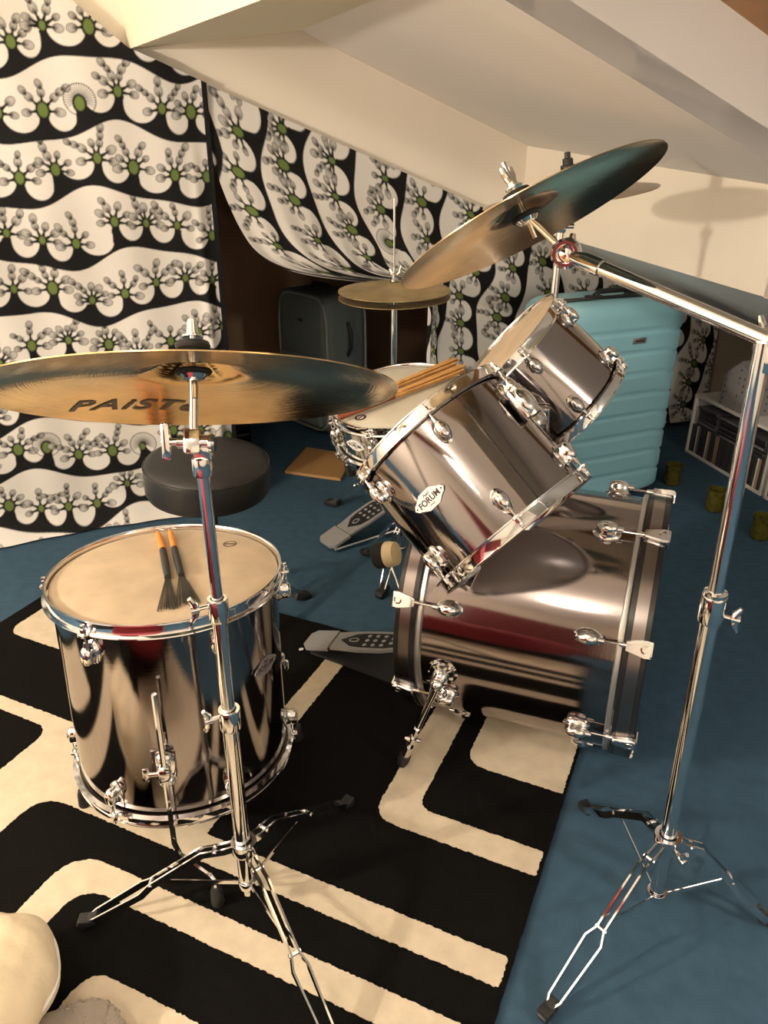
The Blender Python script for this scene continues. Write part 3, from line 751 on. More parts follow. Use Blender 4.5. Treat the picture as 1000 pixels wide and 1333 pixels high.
def cymbal_top(par, apex, nrm_, h=.055, ears=True):         # felts, sleeve and wing nut over a cymbal
    F = frame(apex, nrm_)
    part('felt', MB().lathe([(0, .002), (.020, .002), (.022, .005), (.020, .010), (0, .011)], 28).lathe([(0, -.030), (.021, -.030), (.023, -.027), (.021, -.024), (0, -.024)], 28), M_blackfelt, par, F)
    b = MB(); b.cyl((0, 0, -.06), (0, 0, h), .0038, None, 12); b.lathe([(0, .016), (.013, .016), (.013, .018), (0, .018)], 24)
    b.lathe([(0, -.036), (.013, -.036), (.017, -.031), (0, -.030)], 24)
    b.cyl((0, 0, .020), (0, 0, .038), .008, .006, 14)
    for sx in ((-1, 1) if ears else ()): b.tube([(sx * .005, 0, .026), (sx * .010, 0, .036), (sx * .012, 0, .047)], [.005, .0055, .004], 10)
    part('wing_nut', b, M_chrome, par, F)
def cymbal(name, label, R, C, nrm_, m, bell_r=.062, bell_h=.024, bow=.030, group=None, x=None):
    F = frame(C, nrm_, x)
    def prof(off):
        p = []
        for i in range(41):
            r = .006 + (R - .006) * i / 40
            p.append((r, zsurf(r) + off))
        return p
    def zsurf(r):
        k = (r / R); z = bow * (1 - k ** 1.8)
        if r < bell_r: z += bell_h * (math.cos(PI * r / bell_r) * .5 + .5) ** .75
        return z
    p = prof(0.0) + [(R, -.0012)] + prof(-.0014)[::-1]
    mb_ = MB().lathe(p, 160, closed=True)
    return F, mb_, zsurf, F @ V((0, 0, bow + bell_h))

# ride cymbal and front left stand
RN = V((-.045, .451, .891)).normalized()
F, cmb, zs, apex = cymbal('ride', '', .254, (-.237, .924, .960), RN, M_ride, x=V((1, 0, 0)), bell_r=.07, bell_h=.026, bow=.032)
ride = thing('ride_cymbal', 'large bronze cymbal seen from beneath on the front left stand', 'cymbal', (-.237, .924, .96))
part('cymbal_plate', cmb, M_ride, ride, F, sharp=60)
# lettering under the bow
vs, fs = text_mesh('PAiSTe', .052, .0002, .25, .0012, 1.15)
cxl = sum((onp(px, py, F @ V((0, 0, .012)), RN) for px, py in ((92, 527), (258, 531))), V()) / 2
lc = F.inverted() @ cxl
xa = max(v.x for v in vs) - min(v.x for v in vs)
p0, p1 = F.inverted() @ onp(92, 527, F @ V((0, 0, .012)), RN), F.inverted() @ onp(258, 533, F @ V((0, 0, .012)), RN)
sc = (p1 - p0).length / xa; an = math.atan2(p1.y - p0.y, p1.x - p0.x)
xm = (max(v.x for v in vs) + min(v.x for v in vs)) / 2
lv = []
for v in vs:
    x_, y_ = (v.x - xm) * sc, -v.y * sc * 1.15
    X_ = lc.x + x_ * math.cos(an) - y_ * math.sin(an); Y_ = lc.y + x_ * math.sin(an) + y_ * math.cos(an)
    lv.append((X_, Y_, zs(math.hypot(X_, Y_)) - .0019 - (0.0002 if v.z > 0 else 0)))
part('lettering', MB().raw(lv, fs), M_logo, ride, F, 'dark maker name lettering')
ls = thing('cymbal_stand', 'straight chrome tripod cymbal stand in front of the floor tom', 'stand', (-.24, .93, 0))
lx, ly = -.236, .93
tl = at(252, 575, .925)
b = MB(); b.cyl((lx - .002, ly, .085), (lx - .002, ly, .455), .0128, None, 24); part('lower_tube', b, M_chrome, ls)
part('middle_tube', MB().cyl((lx - .002, ly, .45), (lx - .001, ly, .655), .0108, None, 24), M_chrome, ls)
part('upper_tube', MB().cyl((lx - .001, ly, .65), (tl.x + .008, tl.y, tl.z - .03), .0085, None, 24), M_chrome, ls)
for z, r, wx in ((.455, .0165, -1), (.655, .0142, -1)):
    b = MB(); collar(b, (lx - .001, ly, z - .012), (0, 0, 1), r, .036); wing(b, (lx - .012, ly - .006, z - .004), (-1, -.5, 0), .8)
    part('height_clamp', b, M_chrome, ls)
apx = apex + RN * .0
b = MB(); b.rbox((.022, .026, .032), .004, frame(tl, RN, (1, 0, 0))); b.rbox((.024, .022, .030), .004, frame(tl + V((.010, .004, -.014)), (0, 0, 1)))
b.cyl(tl + V((-.02, 0, 0)), tl + V((.026, 0, 0)), .009, None, 20); b.lathe([(0, .0), (.012, 0), (.013, .004), (.010, .008), (0, .008)], 24, frame(tl + V((.020, 0, -.002)), (1, 0, 0)))
collar(b, tl + V((.008, 0, -.034)), (0, 0, 1), .0125, .024)
b.rbox((.012, .010, .050), .004, frame(tl + V((-.034, -.004, .002)), (.0, .15, 1))); b.cyl(tl + V((-.04, -.002, 0)), tl, .005)
part('tilter', b, M_chrome, ls)
part('stud', MB().cyl(tl, apex - RN * .024, .0055, None, 16), M_chrome, ls)
cymbal_top(ls, apex, RN, .034, False)
col = V((lx, ly, .165)); b = MB(); collar(b, col, (0, 0, 1), .021, .024); 
lowc = V((lx, ly, .075)); collar(b, lowc, (0, 0, 1), .016, .016); b.cyl((lx, ly, .05), (lx, ly, .17), .0105)
part('leg_collar', b, M_chrome, ls)
for foot in ((113, 1200), (452, 1046), (440, 1375)):
    fp = atz(*foot, .010); d = (fp - col); hd = V((d.x, d.y, 0)).normalized()
    lg = leg_strap(ls, col + hd * .018, fp, arch=.022)
    mid = col + (fp - col) * .50 + V((0, 0, .008)); part('brace', MB().strap([lowc + hd * .012, mid], .008, .002), M_chrome, ls)

# boom stand and crash
rs_ = thing('boom_stand', 'tall chrome tripod stand with boom arm standing on blue carpet', 'stand', (.49, .94, 0))
pb, pt = V((.492, .94, .05)), V((.463, .934, 1.03))
pm = pb.lerp(pt, .62)
part('lower_tube', MB().cyl(pb, pm, .0130, None, 24), M_chrome, rs_)
part('upper_tube', MB().cyl(pm, pt, .0108, None, 24), M_chrome, rs_)
b = MB(); dp = (pt - pb).normalized(); collar(b, pm - dp * .014, dp, .0172, .045); b.lathe([(.010, .0), (.0165, .0), (.0165, .006), (.010, .008)], 24, frame(pm + dp * .008, dp)); wing(b, pm + V((.010, -.006, -.022)), (1, -.35, -.1), .8)
part('height_clamp', b, M_chrome, rs_)
CN = V((-.42, .332, .845)).normalized()
F, cmb, zs, apex = cymbal('crash', '', .203, (.207, 1.184, 1.143), CN, M_crash, bell_r=.058, bell_h=.014, bow=.022)
crash = tag(part('crash_cymbal', cmb, M_crash, None, F, sharp=60), 'steeply tilted bronze cymbal seen from beneath on the boom arm', 'cymbal')
tc_ = at(737, 330, 1.155)
part('stud', MB().cyl(tc_, apex - CN * .02, .0052, None, 16), M_chrome, rs_)
cymbal_top(rs_, apex, CN)
jt = at(1001, 443, .934); bd = (tc_ - jt).normalized()
part('boom_arm', MB().tube([jt - bd * .25, tc_ - bd * .045], .0105, 24), M_chrome, rs_)
b = MB(); b.tube([tc_ - bd * .062, tc_ - bd * .035, tc_ - bd * .012], [.013, .0125, .008], 20)
sdir = V((-.35, -.93, .05)).normalized()
b.lathe([(.010, -.012), (.019, -.012), (.0215, -.009), (.0215, .006), (.018, .010), (.0135, .010), (.012, .006), (.012, .002), (.008, .002), (.0075, .008), (0, .010)], 36, frame(tc_, sdir))
b.cyl(tc_ - sdir * .012, tc_ - sdir * .05, .005); wing(b, tc_ - sdir * .02, -sdir, 1.0)
b.rbox((.016, .016, .03), .003, frame(tc_, CN))
part('tilter', b, M_chrome, rs_)
b = MB(); jd = V((.3, -.95, 0)).normalized()
b.lathe([(0, -.016), (.012, -.016), (.0145, -.013), (.0145, .012), (.012, .016), (0, .016)], 32, frame(jt + V((.006, 0, 0)), jd)); b.rbox((.022, .022, .040), .005, frame(jt + V((.002, 0, -.022)), dp)); wing(b, jt + V((.012, .012, 0)), -jd, .9)
part('boom_clamp', b, M_chrome, rs_)
col = pb.lerp(pt, .125); b = MB(); collar(b, col, dp, .022, .026); lowc = pb.lerp(pt, .0) + V((0, 0, -.012)); collar(b, lowc, dp, .017, .016); b.cyl(lowc, col, .0095); wing(b, col + V((.008, -.012, -.006)), (.35, -.9, -.2), .9)
part('leg_collar', b, M_chrome, rs_)
for foot in ((712, 1318), (762, 1052), (1003, 1200)):
    fp = atz(*foot, .006); d = (fp - col); hd = V((d.x, d.y, 0)).normalized()
    leg_strap(rs_, col + hd * .019, fp, arch=.024, wide=.030)
    mid = col + (fp - col) * .52 + V((0, 0, .008)); part('brace', MB().strap([lowc + hd * .013, mid], .007, .002), M_chrome, rs_)

# rear cymbal and its stand
RC = at(741, 256, 1.95)
n3 = V((-.15, .0, .99)).normalized()
F, cmb, zs, apex = cymbal('rear', '', .203, RC, n3, M_crash, bell_r=.055, bell_h=.022, bow=.022)
tag(part('crash_cymbal', cmb, M_crash, None, F, sharp=60), 'nearly level cymbal mostly hidden behind the steeply tilted one', 'cymbal')
rx, ry = RC.x - .012, 1.95
r2 = thing('cymbal_stand', 'chrome stand rising behind the smaller tilted tom', 'stand', (rx, ry, FZ))
part('lower_tube', MB().cyl((rx, ry, .05), (rx, ry, .55), .0125, None, 20), M_chrome, r2)
part('upper_tube', MB().cyl((rx, ry, .54), (rx, ry, 1.06), .0095, None, 20), M_chrome, r2)
b = MB(); collar(b, (rx, ry, .54), (0, 0, 1), .016, .04); wing(b, (rx + .01, ry, .54), (1, -.2, 0)); part('height_clamp', b, M_chrome, r2)
b = MB(); b.rbox((.022, .024, .03), .004, T(rx, ry, 1.065)); b.cyl((rx - .03, ry, 1.065), (rx + .03, ry, 1.065), .006); b.cyl((rx, ry, 1.065), apex, .005); part('tilter', b, M_chrome, r2)
cymbal_top(r2, apex, n3, .046, False)
part('rubber_nut', MB().lathe([(0, .010), (.017, .010), (.017, .024), (.012, .026), (.012, .038), (.007, .040), (.007, .052), (0, .053)], 20), M_black, r2, frame(apex, n3))
col = V((rx, ry, .20)); b = MB(); collar(b, col, (0, 0, 1), .02, .024); part('leg_collar', b, M_chrome, r2)
for an in (68.7, 188.7, 308.7):
    a = math.radians(an); leg_strap(r2, col + V((math.cos(a), math.sin(a), 0)) * .018, V((rx + .22 * math.cos(a), ry + .22 * math.sin(a), .0)))

# hi-hat
hx, hy = .029, 2.495
def hat_profile(R, bow, bell): 
    p = []
    for i in range(31):
        r = .005 + (R - .005) * i / 30; k = r / R; z = bow * (1 - k ** 1.8)
        if r < .05: z += bell * (math.cos(PI * r / .05) * .5 + .5)
        p.append((r, z))
    return p
Fh = frame((hx, hy, .8195), (-.016, -.02, .999))
p = hat_profile(.178, .016, .012); q = [(r, z - .0014) for r, z in p]
single('hi_hat_cymbal', MB().lathe(p + q[::-1], 96, closed=True), M_hat, 'upper of two aged brass cymbals on the hi-hat stand', 'cymbal', 'hi-hat cymbal pair', Fh, sharp=60)
Fh2 = frame((hx, hy, .799), (-.016, -.02, .999)) @ Matrix.Scale(-1, 4, V((0, 0, 1)))
b = MB().lathe(p + q[::-1], 96, closed=True); b.f = [f[::-1] for f in b.f]
b.v = [(x, y, -z) for x, y, z in b.v]
single('hi_hat_cymbal', b, M_hat, 'lower of two aged brass cymbals on the hi-hat stand', 'cymbal', 'hi-hat cymbal pair', frame((hx, hy, .797), (-.016, -.02, .999)), sharp=60)
hh = thing('hi_hat_stand', 'chrome hi-hat stand with foot pedal behind the snare drum', 'stand', (hx, hy, FZ))
part('lower_tube', MB().cyl((hx, hy, .06), (hx, hy, .50), .0125, None, 20), M_chrome, hh)
part('upper_tube', MB().cyl((hx, hy, .49), (hx, hy, .775), .0105, None, 20), M_chrome, hh)
part('pull_rod', MB().cyl((hx, hy, .77), (hx - .003, hy, 1.09), .0032, None, 12), M_chrome, hh)
b = MB(); b.lathe([(0, .834), (.013, .834), (.013, .846), (.009, .848), (.009, .860), (.006, .864), (.006, .88), (0, .88)], 24, T(hx, hy, .008))
b.tube([(hx + .006, hy, .865), (hx + .016, hy, .875), (hx + .020, hy, .895)], [.005, .006, .004], 10); b.tube([(hx - .006, hy, .865), (hx - .012, hy, .875), (hx - .014, hy, .885)], [.005, .006, .004], 10)
part('clutch', b, M_chrome, hh); part('felt', MB().lathe([(0, .832), (.015, .832), (.015, .840), (0, .840)], 20, T(hx, hy, .006)), M_blackfelt, hh)
part('seat_cup', MB().lathe([(0, .762), (.014, .762), (.016, .772), (.024, .778), (0, .778)], 24, T(hx, hy, 0)), M_blackpl, hh)
b = MB(); collar(b, (hx, hy, .49), (0, 0, 1), .016, .04); wing(b, (hx + .012, hy, .49), (1, -.3, 0)); part('height_clamp', b, M_chrome, hh)
col = V((hx, hy, .21)); b = MB(); collar(b, col, (0, 0, 1), .02, .026); part('leg_collar', b, M_chrome, hh)
f1 = atz(432, 655, 0)
for fp in (f1, V((.26, 2.60, 0)), ):
    hd = V((fp.x - hx, fp.y - hy, 0)).normalized(); leg_strap(hh, col + hd * .018, fp, spread=.022, wide=.022, fs=1.6, hgt=.013)

# pedals -------------------------------------------------------------
def pedal_board(par, heel, toe, w, z0, z1, nm='footboard'):
    heel, toe = V(heel), V(toe); d = V((toe.x - heel.x, toe.y - heel.y, z1 - z0)); L = d.length
    zx = d.normalized(); side = V((-zx.y, zx.x, 0)).normalized(); nrm2 = zx.cross(side) * -1
    if nrm2.z < 0: nrm2 = -nrm2
    F_ = frame((heel.x, heel.y, z0), nrm2, zx)
    hl = .075
    poly = [(hl + .004, -.030), (hl + .03, -.031), (L * .55, -.036), (L * .78, -.036), (L, -.024), (L, .024), (L * .78, .036), (L * .55, .036), (hl + .03, .031), (hl + .004, .030)]
    fb = part(nm, MB().prism([(x, y * w) for x, y in poly], -.004, .004), M_steelplate, par, F_)
    part('heel_plate', MB().prism([(-.004, -.020 * w), (.010, -.033 * w), (hl, -.034 * w), (hl, .034 * w), (.010, .033 * w), (-.004, .020 * w)], -.005, .005), M_steelplate, par, F_)
    ins = [(hl + .022, 0), (L * .46, -.022), (L * .56, -.026), (L * .80, -.027), (L * .96, -.018), (L * .96, .018), (L * .80, .027), (L * .56, .026), (L * .46, .022)]
    part('grip_inlay', MB().prism([(x, y * w) for x, y in ins], .0036, .0048), M_black, fb, F_)
    b_ = MB()
    for i in range(3):
        for j in range(3 if i < 3 else 2): b_.lathe([(0, .0056), (.0055, .0056), (.0062, .0046)], 14, T(L * .60 + i * .024, (j - 1) * .0165 * w, 0))
    for j in (-.5, .5): b_.lathe([(0, .0056), (.005, .0056), (.0058, .0046)], 14, T(L * .60 + 3 * .024, j * .0165 * w, 0))
    part('grip_stud', b_, M_steelplate, fb, F_)
    b_ = MB().lathe([(.008, .0052), (.008, .0060), (.0115, .0060), (.0120, .0046)], 28, T(L * .47, 0, 0) @ Matrix.Diagonal((1.25, .8, 1, 1))); part('logo_ring', b_, M_steelplate, fb, F_)
    b_ = MB().cyl((hl + .002, -.033 * w, 0), (hl + .002, .033 * w, 0), .0032, None, 10); part('hinge', b_, M_dullblack, par, F_)
    return F_
heel = atz(424, 706, .02)
pedal_board(hh, (heel.x, heel.y), (hx - .01, hy - .03), 1.35, .015, .105)
part('pedal_frame', MB().tube([(heel.x + .03, heel.y - .03, .006), (hx + .02, hy - .09, .012), (hx + .05, hy - .02, .05)], .005, 8).tube([(heel.x + .0, heel.y + .05, .006), (hx - .05, hy + .04, .012), (hx - .01, hy + .03, .06)], .005, 8), M_chrome, hh)

bp_ = thing('bass_pedal', 'steel bass drum pedal on black base plate at the drum left end', 'pedal', (-.05, 1.68, 0))
hl_ = atz(403, 834, .02)
bc = FBD @ V((0, 0, 0))
toe = V((.065, 1.628))
pedal_board(bp_, (hl_.x, hl_.y), (toe.x, toe.y), 1.25, .022, .085)
dirp = V((toe.x - hl_.x, toe.y - hl_.y, 0)).normalized(); sp_ = V((-dirp.y, dirp.x, 0))
q0 = V((hl_.x, hl_.y, 0)) + dirp * .015; q1 = V((toe.x, toe.y, 0)) + dirp * .030
Fp = frame((0, 0, 0), (0, 0, 1))
part('base_plate', MB().prism([(p.x, p.y) for p in (q0 - sp_ * .030, q1 - sp_ * .078, q1 + sp_ * .062, q0 + sp_ * .036)], .002, .009), M_dullblack, bp_, Fp)
b = MB()
for sg in (-1, 1):
    e = V((toe.x, toe.y, 0)) + sp_ * sg * .052
    b.tube([e + V((0, 0, .008)), e + V((0, 0, .17))], [.010, .008], 12)
b.cyl(V((toe.x, toe.y, .168)) - sp_ * .07, V((toe.x, toe.y, .168)) + sp_ * .06, .007); b.cyl(V((toe.x, toe.y, .168)) - sp_ * .02, V((toe.x, toe.y, .168)) + sp_ * .02, .022)
part('pedal_frame', b, M_chrome, bp_)
ax0 = V((toe.x, toe.y, .168)); bt = at(504, 722, 1.70)
part('beater_shaft', MB().cyl(ax0, bt, .003, None, 10), M_chrome, bp_)
bdx = V((.55, -.22, .2)).normalized()
bh = part('beater', MB().lathe([(0, -.034), (.028, -.034), (.033, -.027), (.033, .0)], 28), M_blackfelt, bp_, frame(bt, bdx), 'black felt beater')
part('beater_face', MB().lathe([(.033, .0), (.0335, .008), (.030, .026), (0, .031)], 28), M_felt, bh, frame(bt, bdx))

# snare stand
ns = thing('snare_stand', 'chrome tripod stand carrying the snare drum', 'stand', (.06, 2.09, FZ))
sx, sy = .055, 2.09
part('lower_tube', MB().cyl((sx, sy, .10), (sx, sy, .36), .0125, None, 20), M_chrome, ns)
cb = FN @ V((0, 0, -.185))
b = MB().cyl((sx, sy, .34), cb, .010, None, 16); collar(b, (sx, sy, .35), (0, 0, 1), .016, .035); part('tilter', b, M_chrome, ns)
for k in range(3):
    a = math.radians(100 + 120 * k)
    e1 = FN @ V((.150 * math.cos(a), .150 * math.sin(a), -.165)); e2 = FN @ V((.204 * math.cos(a), .204 * math.sin(a), -.150)); e3 = FN @ V((.204 * math.cos(a), .204 * math.sin(a), -.118))
    bar = part('basket_arm', MB().tube([cb, e1, e2, e3], [.006, .006, .006, .006], 10), M_chrome, ns)
    part('rubber_grip', MB().tube([e2 + (e1 - e2) * .3, e2, e3], .009, 10), M_black, bar)
col = V((sx, sy, .19)); b = MB(); collar(b, col, (0, 0, 1), .019, .026); collar(b, (sx, sy, .11), (0, 0, 1), .015, .016); part('leg_collar', b, M_chrome, ns)
for fp in (atz(497, 772, .004), V((.29, 2.16, 0)), V((-.06, 2.26, 0))):
    hd = V((fp.x - sx, fp.y - sy, 0)).normalized(); leg_strap(ns, col + hd * .018, fp, spread=.012, wide=.026, fs=1.3, hgt=.006)

# throne
tx, ty = -.455, 1.828
ts = thing('drum_throne', 'round black padded drum stool behind the floor tom', 'stool', (tx, ty, FZ))
Ft = frame((tx, ty, .513), (.04, -.05, .998))
part('seat', MB().lathe([(0, .006), (.09, .006), (.135, .003), (.154, -.006), (.159, -.014), (.160, -.02), (.160, -.078), (.156, -.088), (.145, -.092), (0, -.092)], 96), M_vinyl, ts, Ft)
part('piping', MB().lathe([(.158 + .0032 * math.cos(2 * PI * k / 10), -.013 + .0032 * math.sin(2 * PI * k / 10)) for k in range(10)], 96, closed=True), M_blackpl, ts, Ft)
part('post', MB().cyl((tx, ty, .12), (tx, ty, .44), .0125, None, 20), M_dullblack, ts)
col = V((tx, ty, .22)); b = MB(); collar(b, col, (0, 0, 1), .022, .03); part('leg_collar', b, M_chrome, ts)
f0 = atz(395, 775, .004)
v0 = V((f0.x - tx, f0.y - ty, 0))
for k in range(3):
    vv = Matrix.Rotation(2 * PI / 3 * k, 3, 'Z') @ v0; hd = vv.normalized()
    leg_strap(ts, col + hd * .02, V((tx, ty, 0)) + vv, spread=.012, wide=.012, fs=1.45, hgt=.016, mt=M_chrome2)

# ------------------------------------------------------------------ things on the drums
def brush(tail, neck0, neck1, tips, label):
    Z = FT @ V((0, 0, -.0075)); P_ = lambda p, h: onp(p[0], p[1], Z + n * h, n)
    t = thing('drum_brush', label, 'drum brush', P_(neck0, 0), 'wire brushes on the floor tom')
    a, b_, c_ = P_(tail, .007), P_(neck0, .007), P_(neck1, .007)
    part('handle', MB().tube([a, a.lerp(b_, .15), b_], [.0045, .0062, .0064], 16), M_orange, t, label='orange handle')
    part('grip', MB().tube([b_, b_.lerp(c_, .5), c_], [.0068, .0072, .0062], 16), M_dullblack, t, label='black rubber grip')
    d = (a - b_).normalized(); sd = d.cross(n).normalized()
    g = MB().tube([a, a + d * .010, a + d * .018 + sd * .006, a + d * .012 + sd * .014, a + d * .004 + sd * .012], .0012, 8); part('pull_loop', g, M_chrome, t)
    rs2 = random.Random(5); l, r = V((*tips[0], 0)), V((*tips[1], 0)); g = MB()
    for i in range(60):
        k = i / 59; e = l.lerp(r, k); j = rs2.uniform(-.004, .003); q = P_((e.x + rs2.uniform(-1.5, 1.5), e.y + 6 * math.sin(PI * k) * 0 + rs2.uniform(-4, 2)), .0012 + rs2.uniform(0, .0015))
        s_ = c_ + sd * ((.5 - k) * -.008)
        g.tube([s_, s_.lerp(q, .5) + n * .001, q], .00042, 4, caps=False)
    w_ = part('wires', g, M_wire, t, label='fan of thin dark wires')
brush((205.5, 694), (212, 716), (218.5, 752), ((204, 795), (233, 791)), 'left of two wire brushes with orange handles on the floor tom')
brush((221.5, 692), (227, 714), (236, 748), ((228, 790), (262, 785)), 'right of two wire brushes with orange handles on the floor tom')

nN = (FN.to_3x3() @ V((0, 0, 1))).normalized(); ZN = FN @ V((0, 0, -.0075))
def rod_stick(pa, pb_, label, h):
    a, b_ = onp(*pa, ZN + nN * h, nN), onp(*pb_, ZN + nN * h, nN)
    t = thing('rod_stick', label, 'drumstick', a, 'dowel rod sticks on the snare')
    d = (b_ - a).normalized(); s1_ = nN.cross(d)
    m_ = a.lerp(b_, .42)
    part('grip', MB().tube([a, a.lerp(m_, .05), m_], [.0085, .0102, .0102], 14), M_dowelh, t, label='dark red wrapped grip')
    g = MB()
    for k in range(7):
        an = 2 * PI * k / 6; o_ = (s1_ * math.cos(an) + nN * math.sin(an)) * (.0072 if k < 6 else 0)
        g.tube([m_ + o_ * .9, b_ + o_ * 1.35 + d * random.uniform(-.014, .004)], .0034, 8)
    part('dowel_bundle', g, M_dowel, t, label='bundle of pale wooden dowels')
rod_stick((441, 543), (606, 478), 'nearer of two bundled dowel sticks lying on the snare drum', .020)
rod_stick((448, 530), (596, 469), 'farther of two bundled dowel sticks lying on the snare drum', .020)

# ------------------------------------------------------------------ luggage and storage
def suitcase():
    Rb = V((1.105, 2.775, FZ)); wd, dp_, h = .565, .29, .742
    Fc = frame(Rb - U * (wd / 2) + Mv * (dp_ / 2), (0, 0, 1), U)      # x along the front, y into the room
    t = thing('suitcase', 'large aqua blue ribbed hard suitcase standing behind the toms', 'suitcase', Fc @ V((0, 0, 0)))
    # body with ribbed front: rounded-rect rings stacked in height with inset grooves
    zs_ = [i * h / 148 for i in range(149)]
    gr = [.10 + .077 * k for k in range(8)]
    def rr(z):
        e = 1.0; r0 = .055
        if z > h - r0: e = math.sqrt(max(0, 1 - ((z - (h - r0)) / r0) ** 2))
        if z < .035: e = math.sqrt(max(.0, 1 - ((.035 - z) / .035) ** 2))
        return e
    def ringpts(z, N=120):
        e = rr(z); ins = (1 - e) * .05
        hw, hd, r = wd / 2 - ins, dp_ / 2 - ins, .065 - ins * .5
        out = []
        for k in range(N):
            a = 2 * PI * k / N
            ca, sa = math.cos(a), math.sin(a); q = (abs(ca) ** 5 + abs(sa) ** 5) ** (-1 / 5)
            x_, y_ = hw * q * ca, hd * q * sa
            x_ = max(-hw, min(hw, x_)); y_ = max(-hd, min(hd, y_))
            # grooves dip a little towards the case's side
            gz = z + .012 * (1 / (1 + math.exp(-(abs(x_) - wd * .36) / .006))) - .0
            g = 0
            for gg in gr:
                dz = gz - gg
                if abs(dz) < .010: g = max(g, (1 - (dz / .010) ** 2) ** .5)
            f = 1 - g * .0055 / max(.05, math.hypot(x_, y_))
            out.append((x_ * f, y_ * f, z + .0))
        return out
    vs = []; N = 120
    for z in zs_: vs += ringpts(z)
    fs = []
    for i in range(len(zs_) - 1):
        for k in range(N): fs.append((i * N + k, i * N + (k + 1) % N, (i + 1) * N + (k + 1) % N, (i + 1) * N + k))
    fs.append(tuple(range(N))[::-1]); fs.append(tuple((len(zs_) - 1) * N + k for k in range(N)))
    part('hard_shell', MB().raw(vs, fs), M_teal, t, Fc @ T(0, 0, .02), sharp=60)
    part('zip_band', MB().rbox((wd + .003, .014, h + .004), .03, T(0, -.045, h / 2 + .022), 5), M_black, t, Fc)
    b_ = MB(); hz = h + .022
    b_.rbox((.06, .035, .012), .004, T(-.07, -.02, hz)); b_.rbox((.06, .035, .012), .004, T(.10, -.02, hz)); b_.tube([(-.07, -.02, hz + .004), (-.05, -.02, hz + .018), (.08, -.02, hz + .018), (.10, -.02, hz + .004)], .009, 10)
    part('handle', b_, M_black, t, Fc)
    pl = part('name_plate', MB().rbox((.056, .004, .021), .001, T(.048, -dp_ / 2 - .001, h - .135 + .02)), M_plategrey, t, Fc, 'small grey name plate')
    b_ = MB()
    for k in range(6): b_.rbox((.0048, .001, .007 if k % 2 else .006), 0, T(.048 - .017 + k * .0068, -dp_ / 2 - .0032, h - .115))
    part('lettering', b_, M_ink, pl, Fc)
    for sx_ in (-1, 1):
        for sy_ in (-1, 1): part('wheel', MB().lathe([(0, -.010), (.018, -.010), (.020, -.006), (.020, .006), (.018, .010), (0, .010)], 20, T(sx_ * wd * .38, sy_ * dp_ * .34, .0205) @ Matrix.Rotation(PI / 2, 4, 'Y')), M_black, t, Fc)
suitcase()

p0, p1 = atz(366, 552, FZ), atz(441, 583, FZ)
dirx = (p1 - p0); wd = .36; dirx.normalize(); dy_ = V((-dirx.y, dirx.x, 0))
Fc = frame(p0 + dirx * (wd / 2) + dy_ * .13, (0, 0, 1), dirx)
g2 = thing('suitcase', 'dark grey soft suitcase in the unlit recess behind the hi-hat', 'suitcase', Fc @ V((0, 0, 0)))
hS = .62
part('fabric_body', MB().rbox((wd, .24, hS), .045, T(0, 0, hS / 2 + .03), 5), M_greysuit, g2, Fc)
b = MB()
for y_ in (-.112, .112):
    pts = []
    for k in range(41):
        a = 2 * PI * k / 40; ca, sa = math.cos(a), math.sin(a); q = (abs(ca) ** 6 + abs(sa) ** 6) ** (-1 / 6)
        pts.append((q * ca * (wd / 2 - .008), y_, hS / 2 + .03 + q * sa * (hS / 2 - .008)))
    b.tube(pts, .006, 8, caps=False)
part('piping', b, M_greytrim, g2, Fc)
part('front_pocket', MB().rbox((wd * .78, .03, hS * .52), .014, T(0, -.128, hS * .36), 3), M_greysuit, g2, Fc)
part('name_plate', MB().rbox((.035, .004, .014), .002, T(.0, -.122, hS * .86)), M_black, g2, Fc)
b = MB().tube([(-.07, 0, hS + .025), (-.05, 0, hS + .055), (.05, 0, hS + .055), (.07, 0, hS + .025)], .009, 10); part('handle', b, M_black, g2, Fc)
part('side_handle', MB().tube([(wd / 2 - .004, 0, hS * .62), (wd / 2 + .022, 0, hS * .68), (wd / 2 + .022, 0, hS * .80), (wd / 2 - .004, 0, hS * .86)], .008, 10), M_black, g2, Fc)
for sx_ in (-1, 1): part('wheel', MB().cyl((sx_ * wd * .36, .09, .025), (sx_ * wd * .36 + .02, .09, .025), .025), M_black, g2, Fc)

# dark crate left of the grey suitcase
cF = frame(W(.62, 3.42, FZ), (0, 0, 1), U)
cr_ = thing('storage_crate', 'black open crate in the unlit recess beside the grey suitcase', 'crate', cF @ V((0, 0, 0)))
b = MB()
for sx_ in (-.14, .14): b.rbox((.008, .26, .34), .002, T(sx_, 0, .17))
for sy_ in (-.13, .13):
    for k in range(6): b.rbox((.28, .008, .040), .002, T(0, sy_, .025 + k * .058))
b.rbox((.28, .26, .008), 0, T(0, 0, .006)); part('slatted_body', b, M_blackpl, cr_, cF)
part('rim', MB().rbox((.30, .014, .018), .003, T(0, -.135, .345)).rbox((.30, .014, .018), .003, T(0, .135, .345)), M_black, cr_, cF)

# hardboard sheet on the carpet
qs = [atz(*p, FZ + .012) for p in ((371, 613), (399, 582), (461, 592), (443, 623))]
single('hardboard_sheet', MB().prism([(p.x, p.y) for p in qs], FZ + .001, FZ + .013), M_board, 'square brown hardboard sheet lying flat on blue carpet', 'board')

